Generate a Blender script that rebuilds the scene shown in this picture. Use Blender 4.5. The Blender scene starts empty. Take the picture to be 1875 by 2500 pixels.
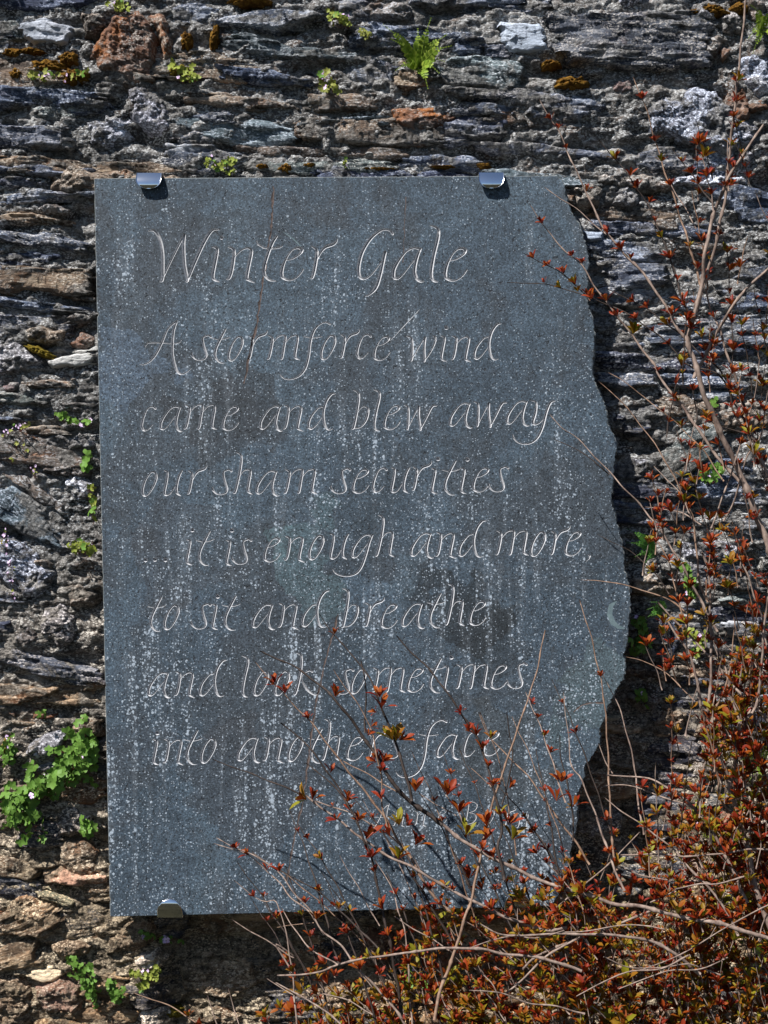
import bpy, math, random
import numpy as np
from mathutils import Vector, Matrix
from mathutils.geometry import delaunay_2d_cdt

# ------------------------------------------------------------------ camera
SC = bpy.context.scene
COL = SC.collection
PX = 0.00064                 # metres per photograph pixel on the plaque's face
D = 2.4                      # camera distance to the plaque's face
W_, H_ = 1875.0, 2500.0
cam = bpy.data.cameras.new('camera')
cam.sensor_fit = 'HORIZONTAL'
cam.sensor_width = 36.0
cam.lens = 36.0 * D / (W_ * PX)
cam.clip_start = 0.05
cam.clip_end = 2000
camo = bpy.data.objects.new('camera', cam)
camo.location = (0, -D, 0)
camo.rotation_euler = (math.pi / 2, 0, 0)
COL.objects.link(camo)
SC.camera = camo

# ------------------------------------------------------------------ light
world = bpy.data.worlds.new('World')
SC.world = world
world.use_nodes = True
wn = world.node_tree
bg = wn.nodes['Background']
sky = wn.nodes.new('ShaderNodeTexSky')
sky.sky_type = 'NISHITA'
sky.sun_disc = False
TO_SUN = Vector((-1.0, -1.0, 1.75)).normalized()
sky.sun_elevation = math.asin(TO_SUN.z)
sky.sun_rotation = math.radians(225)
sky.air_density = 1.0
sky.dust_density = 0.3
sky.ozone_density = 2.0
wn.links.new(sky.outputs[0], bg.inputs[0])
bg.inputs[1].default_value = 0.05
sun = bpy.data.lights.new('sun', 'SUN')
sun.energy = 5.0
sun.angle = math.radians(0.5)
sun.color = (1.0, 0.97, 0.92)
suno = bpy.data.objects.new('sun', sun)
suno.rotation_euler = (-TO_SUN).to_track_quat('-Z', 'Y').to_euler()
suno.location = (-3, -3, 5)
COL.objects.link(suno)
SC.view_settings.view_transform = 'Standard'
SC.view_settings.look = 'None'
SC.view_settings.exposure = 0.85
SC.view_settings.gamma = 1.0
SC.view_settings.use_curve_mapping = False

rng = np.random.default_rng(7)
random.seed(7)
R = random.random
def U(a, b): return a + (b - a) * random.random()

def P(px, py, y=0.0):
    """the world point at depth y that the photograph shows at pixel px, py"""
    s = (D + y) / D
    return Vector(((px - W_ / 2) * PX * s, y, (H_ / 2 - py) * PX * s))

# ------------------------------------------------------------------ noise
def _h(ix, iy, seed):
    h = (ix.astype(np.int64) * 374761393 + iy.astype(np.int64) * 668265263 + seed * 144665) & 0xffffffff
    h = ((h ^ (h >> 13)) * 1274126177) & 0xffffffff
    h = h ^ (h >> 16)
    return h
def hash01(ix, iy, seed=0):
    return (_h(ix, iy, seed) & 0xffff) / 65535.0
def perlin(x, y, seed=0):
    x = np.asarray(x, float); y = np.asarray(y, float)
    ix = np.floor(x); iy = np.floor(y)
    fx = x - ix; fy = y - iy
    def g(a, b):
        t = hash01(ix + a, iy + b, seed) * 2 * np.pi
        return np.cos(t) * (fx - a) + np.sin(t) * (fy - b)
    u = fx * fx * fx * (fx * (fx * 6 - 15) + 10); v = fy * fy * fy * (fy * (fy * 6 - 15) + 10)
    a = g(0, 0) * (1 - u) + g(1, 0) * u
    b = g(0, 1) * (1 - u) + g(1, 1) * u
    return (a * (1 - v) + b * v) * 1.5
def fbm(x, y, o=4, seed=0, gain=.5):
    s = 0; a = 1.0; t = 0
    for i in range(o):
        s = s + a * perlin(x, y, seed + i * 17); t += a
        x = x * 2.03 + 5.1; y = y * 2.03 + 3.7; a *= gain
    return s / t
def cells(x, y, seed=0):
    """distance to the nearest random cell point, and that cell's random value"""
    ix = np.floor(x); iy = np.floor(y)
    best = np.full(np.shape(x), 9.0); val = np.zeros(np.shape(x))
    for a in (-1, 0, 1):
        for b in (-1, 0, 1):
            px = ix + a + hash01(ix + a, iy + b, seed); py = iy + b + hash01(ix + a, iy + b, seed + 5)
            d = np.hypot(px - x, py - y)
            m = d < best
            best = np.where(m, d, best); val = np.where(m, hash01(ix + a, iy + b, seed + 9), val)
    return best, val

# ------------------------------------------------------------------ mesh helpers
def mesh_np(name, co, faces, mat, smooth=True):
    me = bpy.data.meshes.new(name)
    co = np.asarray(co, np.float32); faces = np.asarray(faces, np.int32)
    n, k = faces.shape
    me.vertices.add(len(co)); me.vertices.foreach_set('co', co.ravel())
    me.loops.add(n * k); me.loops.foreach_set('vertex_index', faces.ravel())
    me.polygons.add(n)
    me.polygons.foreach_set('loop_start', np.arange(0, n * k, k, dtype=np.int32))
    me.polygons.foreach_set('loop_total', np.full(n, k, np.int32))
    me.polygons.foreach_set('use_smooth', np.full(n, smooth))
    me.update(calc_edges=True)
    if mat: me.materials.append(mat)
    return me
def link(name, me, parent=None, loc=(0, 0, 0), rot=(0, 0, 0), scale=None):
    o = bpy.data.objects.new(name, me)
    COL.objects.link(o)
    o.location = loc; o.rotation_euler = rot
    if scale is not None: o.scale = (scale,) * 3 if isinstance(scale, (int, float)) else scale
    if parent: o.parent = parent
    return o
def tag(o, label, cat, group=None):
    o['label'] = label; o['category'] = cat
    if group: o['group'] = group
    return o
def thing(name, loc, label, cat, group=None):
    o = link(name, None, loc=loc)
    o.empty_display_size = .02
    return tag(o, label, cat, group)

class MB:
    """collects vertices and faces of one mesh object"""
    def __init__(s): s.v = []; s.f = []; s.m = []
    def add(s, vs, fs, mi=0):
        b = len(s.v)
        s.v.extend([tuple(v) for v in vs]); s.f.extend([tuple(i + b for i in f) for f in fs]); s.m.extend([mi] * len(fs))
    def mesh(s, name, mats, smooth=True):
        me = bpy.data.meshes.new(name)
        me.from_pydata(s.v, [], s.f)
        for m in (mats if isinstance(mats, (list, tuple)) else [mats]): me.materials.append(m)
        me.polygons.foreach_set('material_index', s.m)
        me.polygons.foreach_set('use_smooth', [smooth] * len(s.f))
        me.update()
        return me
def catmull(pts, step):
    pts = [Vector(p) for p in pts]
    if len(pts) < 2: return pts
    p = [pts[0] * 2 - pts[1]] + pts + [pts[-1] * 2 - pts[-2]]
    out = []
    for i in range(1, len(p) - 2):
        n = max(1, int((p[i + 1] - p[i]).length / step))
        for k in range(n):
            t = k / n
            a, b, c, d = p[i - 1], p[i], p[i + 1], p[i + 2]
            out.append(.5 * ((2 * b) + (c - a) * t + (2 * a - 5 * b + 4 * c - d) * t * t + (3 * b - a - 3 * c + d) * t ** 3))
    out.append(pts[-1])
    return out
def tube(mb, pts, rad, sides=6, mi=0, cap=True):
    n = len(pts)
    if n < 2: return
    base = len(mb.v); up = Vector((0, 1, 0.01))
    for i, p in enumerate(pts):
        t = (pts[min(i + 1, n - 1)] - pts[max(i - 1, 0)])
        if t.length < 1e-9: t = Vector((0, 0, 1))
        t.normalize()
        a = t.cross(up)
        if a.length < 1e-3: a = t.cross(Vector((1, 0, 0)))
        a.normalize(); b = t.cross(a)
        r = rad(i / (n - 1)) if callable(rad) else rad
        for k in range(sides):
            an = 2 * math.pi * k / sides
            mb.v.append(tuple(p + a * (math.cos(an) * r) + b * (math.sin(an) * r)))
    for i in range(n - 1):
        for k in range(sides):
            k2 = (k + 1) % sides
            mb.f.append((base + i * sides + k, base + i * sides + k2, base + (i + 1) * sides + k2, base + (i + 1) * sides + k)); mb.m.append(mi)
    if cap:
        mb.f.append(tuple(base + k for k in range(sides))); mb.m.append(mi)
        mb.f.append(tuple(base + (n - 1) * sides + k for k in reversed(range(sides)))); mb.m.append(mi)

# ------------------------------------------------------------------ materials
class NT:
    def __init__(s, name):
        s.mat = bpy.data.materials.new(name); s.mat.use_nodes = True
        s.t = s.mat.node_tree; s.b = s.t.nodes['Principled BSDF']; s.out = s.t.nodes['Material Output']
    def n(s, typ, **kw):
        nd = s.t.nodes.new(typ)
        for k, v in kw.items(): setattr(nd, k, v)
        return nd
    def l(s, a, b): s.t.links.new(a, b)
    def coords(s, kind='Object', rand=True):
        tc = s.n('ShaderNodeTexCoord')
        if not rand: return tc.outputs[kind]
        oi = s.n('ShaderNodeObjectInfo'); mu = s.n('ShaderNodeMath', operation='MULTIPLY'); mu.inputs[1].default_value = 37.0
        s.l(oi.outputs['Random'], mu.inputs[0])
        ad = s.n('ShaderNodeVectorMath', operation='ADD'); s.l(tc.outputs[kind], ad.inputs[0]); s.l(mu.outputs[0], ad.inputs[1])
        return ad.outputs[0]
    def scale(s, v, sc):
        m = s.n('ShaderNodeVectorMath', operation='MULTIPLY'); s.l(v, m.inputs[0]); m.inputs[1].default_value = sc; return m.outputs[0]
    def noise(s, v, scale=5, detail=4, rough=.55, dist=0, lac=2.0):
        nd = s.n('ShaderNodeTexNoise'); s.l(v, nd.inputs['Vector'])
        nd.inputs['Scale'].default_value = scale; nd.inputs['Detail'].default_value = detail
        nd.inputs['Roughness'].default_value = rough; nd.inputs['Distortion'].default_value = dist
        return nd.outputs['Fac']
    def voro(s, v, scale=5, feature='F1', rnd=1, out='Distance'):
        nd = s.n('ShaderNodeTexVoronoi', feature=feature); s.l(v, nd.inputs['Vector'])
        nd.inputs['Scale'].default_value = scale; nd.inputs['Randomness'].default_value = rnd
        return nd.outputs[out]
    def ramp(s, f, stops, interp='LINEAR'):
        nd = s.n('ShaderNodeValToRGB'); nd.color_ramp.interpolation = interp
        cr = nd.color_ramp
        while len(cr.elements) < len(stops): cr.elements.new(.5)
        for e, (p, c) in zip(cr.elements, stops):
            e.position = p; e.color = (c, c, c, 1) if isinstance(c, (int, float)) else (*c, 1)
        s.l(f, nd.inputs[0]); return nd.outputs[0]
    def mix(s, f, a, b, mode='MIX'):
        nd = s.n('ShaderNodeMix', data_type='RGBA', blend_type=mode)
        for sock, x in ((nd.inputs[0], f), (nd.inputs[6], a), (nd.inputs[7], b)):
            if isinstance(x, (int, float)): sock.default_value = x
            elif isinstance(x, tuple): sock.default_value = (*x, 1)
            else: s.l(x, sock)
        return nd.outputs[2]
    def math(s, op, a, b=0.0, clamp=False):
        nd = s.n('ShaderNodeMath', operation=op, use_clamp=clamp)
        for sock, x in ((nd.inputs[0], a), (nd.inputs[1], b)):
            if isinstance(x, (int, float)): sock.default_value = x
            else: s.l(x, sock)
        return nd.outputs[0]
    def bump(s, h, dist, strength=1.0, prev=None):
        nd = s.n('ShaderNodeBump'); nd.inputs['Distance'].default_value = dist; nd.inputs['Strength'].default_value = strength
        s.l(h, nd.inputs['Height'])
        if prev: s.l(prev, nd.inputs['Normal'])
        return nd.outputs[0]
    def fin(s, col, rough=.85, normal=None, spec=.3):
        if isinstance(col, tuple): s.b.inputs['Base Color'].default_value = (*col, 1)
        else: s.l(col, s.b.inputs['Base Color'])
        if isinstance(rough, (int, float)): s.b.inputs['Roughness'].default_value = rough
        else: s.l(rough, s.b.inputs['Roughness'])
        s.b.inputs['Specular IOR Level'].default_value = spec
        if normal: s.l(normal, s.b.inputs['Normal'])
        return s.mat

def rock(name, c0, c1, c2, layered=1.0, lichen=.5, lichcol=(.5, .52, .5), rust=.25, rustcol=(.24, .10, .035), bump=.003, pits=.75, smear=.85, tonef=1.0):
    m = NT(name)
    v = m.coords()
    sv = m.scale(v, (1, 1, 1 + 13 * layered))
    streak = m.noise(sv, 15, 8, .72, .2)
    col = m.ramp(streak, [(.30, c0), (.46, c1), (.60, c1), (.72, c2)])
    # face to face the beds differ: broad paler and darker plates
    plate = m.noise(m.scale(v, (1, 1, 1 + 3 * layered)), 13, 3, .5, .6)
    col = m.mix(m.ramp(plate, [(.36, .75), (.5, 0.0)]), col, c0)
    col = m.mix(m.ramp(plate, [(.55, 0.0), (.68, .65)]), col, c2)
    rm = m.ramp(m.noise(v, 15, 6, .65, 1.0), [(.60 - .14 * rust, 0.0), (.66, 1.0)])
    col = m.mix(m.math('MULTIPLY', rm, min(1, rust * 1.6), True), col, rustcol)
    fl = m.ramp(m.voro(m.scale(v, (1, 1, 1.6)), 190, rnd=1), [(.30, 1.0), (.44, 0.0)])
    fl2 = m.ramp(m.noise(m.scale(v, (1, 1, 1 + layered)), 130, 4, .7), [(.52, 0.0), (.60, 1.0)])
    pt = m.ramp(m.noise(v, 21, 6, .75), [(.54 - .24 * lichen, 0.0), (.62 - .16 * lichen, 1.0)])
    lm = m.math('MULTIPLY', m.math('MAXIMUM', fl, fl2), pt, True)
    col = m.mix(m.math('MULTIPLY', lm, min(1, .55 + .45 * lichen), True), col, lichcol)
    oi = m.n('ShaderNodeObjectInfo')
    tone = m.ramp(oi.outputs['Random'], [(0, (.60, .65, .76)), (.22, (1.0, 1.03, 1.08)), (.42, (1.0, .89, .76)), (.6, (.74, .74, .79)), (.8, (1.16, 1.08, .97)), (1, (1.3, 1.32, 1.36))])
    col = m.mix(tonef, col, tone, 'MULTIPLY')
    geo = m.n('ShaderNodeNewGeometry')
    sm_ = m.ramp(m.noise(m.scale(geo.outputs['Position'], (1, 1, 1.7)), 11, 7, .72, .6), [(.50, 0.0), (.56, smear)])
    smc = m.ramp(m.noise(v, 90, 6, .75), [(.38, (.015, .014, .013)), (.5, (.185, .172, .15)), (.62, (.52, .50, .45))])
    col = m.mix(sm_, col, smc)
    gr = m.noise(v, 150, 5, .8)
    # the wall's foot is warmer and sandier than its top
    sz = m.n('ShaderNodeSeparateXYZ'); m.l(geo.outputs['Position'], sz.inputs[0])
    wz = m.math('ADD', sz.outputs[2], m.math('MULTIPLY', m.noise(geo.outputs['Position'], 4, 4), .5))
    warmth = m.ramp(m.math('ADD', wz, .5), [(.12, (1.22, 1.0, .76)), (.72, (.98, .99, 1.06))])
    col = m.mix(1.0, col, warmth, 'MULTIPLY')
    pit = m.ramp(m.noise(m.scale(v, (1, 1, 1 + 6 * layered)), 110, 5, .7), [(.37, .05), (.46, 1.0)])
    col = m.mix(pits, col, pit, 'MULTIPLY')
    fs = m.noise(m.scale(v, (1, 1, 1 + 11 * layered)), 42, 9, .70, .2)
    n = m.bump(fs, bump * (1.6 + 1.2 * layered))
    n = m.bump(m.noise(m.scale(v, (1, 1, 1.5 + 2 * layered)), 210, 5, .75), bump * (1.3 - .95 * layered), 1, n)
    n = m.bump(m.math('MULTIPLY', gr, sm_), .006, 1, n)
    n = m.bump(lm, .0007, 1, n)
    return m.fin(col, .75, n, .3)

M = {}
M['slate'] = rock('blue_slate', (.010, .016, .036), (.125, .155, .215), (.52, .57, .64), 1.0, .55, (.80, .82, .84), .12)
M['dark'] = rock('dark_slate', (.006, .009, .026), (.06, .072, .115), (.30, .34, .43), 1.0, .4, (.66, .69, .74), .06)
M['warm'] = rock('warm_slate', (.020, .014, .014), (.25, .19, .14), (.62, .53, .41), .9, .5, (.76, .74, .67), .4)
M['green'] = rock('greenish_slate', (.016, .026, .032), (.17, .215, .22), (.54, .61, .61), .9, .5, (.78, .83, .82), .08)
M['lichen'] = rock('lichen_stone', (.035, .035, .04), (.26, .26, .28), (.56, .57, .60), .15, 1.0, (.86, .88, .92), .1)
M['rough'] = rock('rough_stone', (.016, .013, .013), (.25, .205, .165), (.60, .52, .43), .25, .6, (.76, .73, .67), .35, bump=.004)
M['rust'] = rock('rust_stone', (.045, .025, .02), (.25, .13, .08), (.56, .38, .24), .25, .3, (.7, .67, .6), .8, (.38, .14, .035), pits=.6, smear=.45)
M['pink'] = rock('pinkish_stone', (.08, .05, .045), (.31, .21, .185), (.56, .43, .38), .1, .4, (.7, .65, .6), .5, pits=.6)
M['white'] = rock('pale_quartz', (.40, .44, .46), (.72, .77, .79), (.88, .90, .90), .6, .2, (.88, .9, .9), .05, pits=.35, smear=.15)
M['mortar'] = rock('lime_mortar', (.012, .011, .011), (.165, .155, .142), (.48, .455, .41), .45, .8, (.68, .68, .64), .3, (.20, .10, .045), .0042, smear=.55, tonef=0.0)

def slab_material():
    m = NT('plaque_slate')
    v = m.coords('Object', False)
    big = m.noise(m.scale(v, (1, 1, .6)), 3.6, 5, .6, .8)
    col = m.ramp(big, [(.3, (.029, .042, .056)), (.5, (.042, .061, .083)), (.66, (.058, .085, .112))])
    brown = m.ramp(m.noise(v, 4.2, 6, .68, .5), [(.50, 0.0), (.58, .6)])
    col = m.mix(brown, col, (.036, .042, .050))
    wn_ = m.n('ShaderNodeTexNoise'); m.l(v, wn_.inputs['Vector']); wn_.inputs['Scale'].default_value = 11; wn_.inputs['Detail'].default_value = 5
    wp = m.n('ShaderNodeVectorMath', operation='ADD'); m.l(v, wp.inputs[0]); m.l(m.scale(wn_.outputs['Color'], (.26, .26, .26)), wp.inputs[1])
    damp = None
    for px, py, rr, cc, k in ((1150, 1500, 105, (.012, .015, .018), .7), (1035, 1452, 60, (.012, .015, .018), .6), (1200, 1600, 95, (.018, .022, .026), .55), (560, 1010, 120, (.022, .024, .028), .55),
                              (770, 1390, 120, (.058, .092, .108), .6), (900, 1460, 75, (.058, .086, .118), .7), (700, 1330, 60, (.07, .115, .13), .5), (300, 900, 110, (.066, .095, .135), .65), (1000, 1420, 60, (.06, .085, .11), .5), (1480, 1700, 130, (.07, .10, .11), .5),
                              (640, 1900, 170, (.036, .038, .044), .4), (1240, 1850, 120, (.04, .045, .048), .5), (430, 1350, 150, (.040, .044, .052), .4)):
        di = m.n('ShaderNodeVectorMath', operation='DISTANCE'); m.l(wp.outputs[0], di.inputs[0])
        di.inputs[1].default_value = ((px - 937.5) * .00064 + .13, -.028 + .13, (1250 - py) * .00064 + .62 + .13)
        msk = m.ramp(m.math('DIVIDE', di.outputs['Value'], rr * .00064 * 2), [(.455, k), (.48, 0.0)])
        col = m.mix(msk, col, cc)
    # salt and pepper grain of the stone
    g1 = m.ramp(m.noise(v, 330, 4, .85), [(.36, .35), (.5, .9), (.64, 1.9)])
    col = m.mix(1.0, col, g1, 'MULTIPLY')
    g2 = m.ramp(m.noise(v, 60, 6, .75), [(.36, .75), (.64, 1.25)])
    col = m.mix(1.0, col, g2, 'MULTIPLY')
    # lichen specks: round dots gathered in loose vertical runs, thicker towards the foot of the slab
    run = m.noise(m.scale(v, (2.4, 1, .7)), 6.5, 7, .68, 1.0)
    sep = m.n('ShaderNodeSeparateXYZ'); m.l(v, sep.inputs[0])
    low = m.math('MULTIPLY', m.math('SUBTRACT', .62, sep.outputs[2]), .11)
    dens = m.ramp(m.math('ADD', run, low), [(.40, 0.0), (.68, 1.0)])
    wv = m.n('ShaderNodeVectorMath', operation='ADD'); m.l(v, wv.inputs[0])
    nz = m.n('ShaderNodeTexNoise'); m.l(v, nz.inputs['Vector']); nz.inputs['Scale'].default_value = 240
    m.l(m.scale(nz.outputs['Color'], (.004, .004, .004)), wv.inputs[1]); wv = wv.outputs[0]
    def dots(sc, r0, r1, keep):
        vo = m.n('ShaderNodeTexVoronoi'); m.l(wv, vo.inputs['Vector']); vo.inputs['Scale'].default_value = sc
        sr = m.n('ShaderNodeSeparateColor'); m.l(vo.outputs['Color'], sr.inputs[0])
        rad = m.math('ADD', r0, m.math('MULTIPLY', m.math('MULTIPLY', dens, sr.outputs[1]), r1))
        d = m.math('MULTIPLY', m.math('SUBTRACT', rad, vo.outputs['Distance']), 9, True)
        k = m.math('GREATER_THAN', m.math('ADD', m.math('MULTIPLY', dens, .55), keep), sr.outputs[0])
        return m.math('MULTIPLY', d, k)
    # pale runs of lime washed down from the lettering
    runs = m.ramp(m.noise(m.scale(v, (52, 1, 3.2)), 1.0, 7, .66, .4), [(.50, 0.0), (.66, 1.0)])
    lowr = m.ramp(m.math('ADD', m.noise(v, 5, 3), m.math('MULTIPLY', low, 1.2)), [(.42, .1), (.62, 1.0)])
    runs = m.math('MULTIPLY', runs, lowr)
    film = m.math('MULTIPLY', runs, m.ramp(m.noise(v, 210, 4, .75), [(.42, 0.0), (.62, .55)]), True)
    col = m.mix(m.math('MULTIPLY', film, 1.0, True), col, (.20, .225, .255))
    dens = m.math('ADD', m.math('MULTIPLY', dens, .62), m.math('MULTIPLY', runs, .75), True)
    spk = m.math('MAXIMUM', m.math('MULTIPLY', dots(250, .22, .45, .36), .8), m.math('MULTIPLY', dots(130, .12, .46, .16), 1.0))
    spk = m.math('MAXIMUM', spk, m.math('MULTIPLY', dots(80, .04, .40, .04), .85))
    col = m.mix(m.math('MULTIPLY', spk, .86), col, (.36, .42, .49))
    drk = m.math('MULTIPLY', m.math('SUBTRACT', m.noise(m.scale(v, (1.1, 1, 1)), 200, 2, .5), .655), 22, True)
    col = m.mix(m.math('MULTIPLY', drk, .85), col, (.012, .015, .02))
    n = m.bump(m.noise(v, 420, 4, .7), .00045)
    n = m.bump(spk, .0002, 1, n)
    n = m.bump(m.math('SUBTRACT', 1.0, drk), .0006, 1, n)
    return m.fin(col, .62, n, .35)
M['slab'] = slab_material()
def simple(name, c0, c1, scale=60, rough=.7, bump=.0006, spec=.3, rnd=True, metal=0.0, zs=1.0):
    m = NT(name); v = m.coords('Object', rnd)
    f = m.noise(m.scale(v, (1, 1, zs)), scale, 5, .65)
    col = m.ramp(f, [(.32, c0), (.68, c1)])
    mt = m.fin(col, rough, m.bump(f, bump) if bump else None, spec)
    m.b.inputs['Metallic'].default_value = metal
    return mt
M['cut'] = simple('cut_slate', (.32, .33, .35), (.52, .52, .54), 240, .7, .0004, rnd=False)
M['edge'] = simple('slab_edge', (.06, .07, .075), (.2, .215, .22), 90, .8, .0016, rnd=False)
M['vein'] = simple('rusty_vein', (.03, .022, .02), (.13, .095, .085), 130, .85, .0008, rnd=False)
M['mark'] = simple('pale_scrape', (.075, .11, .125), (.14, .19, .205), 160, .7, .0003, rnd=False)
M['steel'] = simple('polished_steel', (.82, .84, .86), (.92, .93, .95), 40, .10, .00002, .5, True, 1.0)
M['bark'] = simple('pale_twig_bark', (.085, .055, .045), (.30, .225, .185), 120, .75, .0008, zs=.5)
M['barkdark'] = simple('dark_twig_bark', (.012, .009, .008), (.05, .033, .026), 120, .7, .0006)
M['barkbrown'] = simple('brown_twig_bark', (.10, .055, .035), (.26, .17, .12), 120, .7, .0007)
M['petiole'] = simple('red_petiole', (.10, .025, .02), (.25, .09, .07), 90, .6, 0)
M['greenstem'] = simple('green_petiole', (.08, .10, .02), (.18, .20, .06), 90, .6, 0)
def leafmat(name, c0, c1, c2, trans=.22, scale=120, rough=.5, spec=.18):
    m = NT(name)
    v = m.coords('Object', True)
    oi = m.n('ShaderNodeObjectInfo'); geo = m.n('ShaderNodeNewGeometry')
    f = m.math('ADD', m.math('MULTIPLY', geo.outputs['Random Per Island'], .75), m.math('MULTIPLY', m.noise(v, scale, 3), .3))
    col = m.ramp(f, [(.12, c0), (.5, c1), (.9, c2)])
    m.fin(col, rough, m.bump(m.noise(v, 500, 2), .0002), spec)
    tr = m.n('ShaderNodeBsdfTranslucent'); m.l(col, tr.inputs[0])
    mx = m.n('ShaderNodeMixShader'); mx.inputs[0].default_value = trans
    m.l(m.b.outputs[0], mx.inputs[1]); m.l(tr.outputs[0], mx.inputs[2]); m.l(mx.outputs[0], m.out.inputs[0])
    return m.mat
M['redleaf'] = leafmat('young_red_leaf', (.10, .007, .005), (.19, .020, .006), (.24, .060, .007))
M['oliveleaf'] = leafmat('olive_orange_leaf', (.20, .032, .005), (.20, .085, .007), (.17, .165, .012))
M['green'+'leaf'] = leafmat('ivy_green_leaf', (.045, .11, .018), (.09, .19, .030), (.20, .31, .07))
M['yellowleaf'] = leafmat('yellow_green_leaf', (.12, .13, .02), (.20, .24, .04), (.32, .35, .08))
M['redgreenleaf'] = leafmat('red_tinged_leaf', (.20, .06, .03), (.22, .22, .05), (.28, .36, .08))
M['fern'] = leafmat('fern_green', (.10, .16, .018), (.18, .27, .03), (.30, .37, .06))
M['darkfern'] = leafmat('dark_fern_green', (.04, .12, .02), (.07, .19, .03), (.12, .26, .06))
M['pink'+'petal'] = simple('pink_petal', (.45, .28, .50), (.72, .58, .75), 200, .6, 0)
def mossmat(name, c0, c1, c2):
    m = NT(name); v = m.coords()
    f = m.noise(v, 130, 6, .7)
    col = m.ramp(f, [(.3, c0), (.5, c1), (.7, c2)])
    return m.fin(col, .95, m.bump(m.noise(v, 420, 4, .7), .003), .1)
M['moss'] = mossmat('mustard_moss', (.03, .016, .006), (.13, .062, .010), (.27, .16, .03))
M['mossgreen'] = mossmat('olive_moss', (.04, .03, .008), (.14, .10, .012), (.30, .24, .05))

# ------------------------------------------------------------------ ground
def ground():
    xs = np.concatenate([-np.geomspace(1.2, 600, 26)[::-1], np.linspace(-1.1, 1.1, 23), np.geomspace(1.2, 600, 26)])
    ys = np.concatenate([-np.geomspace(.2, 600, 40)[::-1], np.linspace(-.1, .5, 7), np.geomspace(.7, 600, 20)])
    X, Y = np.meshgrid(xs, ys)
    Z = -1.35 + .04 * fbm(X * 1.3, Y * 1.3, 4, 3) + np.clip(np.hypot(X, Y) - 8, 0, None) ** .5 * .25 * fbm(X * .02, Y * .02, 3, 8)
    nx, ny = len(xs), len(ys)
    idx = np.arange(nx * ny).reshape(ny, nx)
    F = np.stack([idx[:-1, :-1], idx[:-1, 1:], idx[1:, 1:], idx[1:, :-1]], -1).reshape(-1, 4)
    m = NT('rough_grass'); v = m.coords('Object', False)
    col = m.ramp(m.noise(v, 3, 8, .7), [(.35, (.010, .010, .006)), (.65, (.032, .030, .018))])
    g = link('ground', mesh_np('ground', np.stack([X, Y, Z], -1).reshape(-1, 3), F, m.fin(col, .95, m.bump(m.noise(v, 40, 6), .03), .1)))
    g['kind'] = 'structure'
ground()

# ------------------------------------------------------------------ the wall
def sstep(a, b, x):
    t = np.clip((x - a) / (b - a), 0, 1); return t * t * (3 - 2 * t)
def wall_y(px, py):
    """mean depth of the wall's face (metres behind the plaque's face) at photograph pixels"""
    y = .046 + .012 * sstep(1350, 1600, px) * sstep(300, 600, py)
    y = y + .044 * sstep(2120, 2300, py) * sstep(330, 430, px) * (1 - .3 * sstep(1500, 1750, px))
    y = y + .012 * sstep(1500, 2000, py) * (1 - sstep(250, 420, px))
    y = y + .034 * sstep(1380, 1700, py) * sstep(1330, 1450, px) * (1 - .5 * sstep(1650, 1760, px)) * (1 - sstep(2080, 2250, py))
    y = y - .008 * (1 - sstep(200, 420, py))
    y = y + .010 * fbm(px / 420.0, py / 300.0, 3, 21)
    return y

def to_px(x, z, y=.05):
    s = (D + y) / D
    return x / (PX * s) + W_ / 2, H_ / 2 - z / (PX * s)

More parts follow.
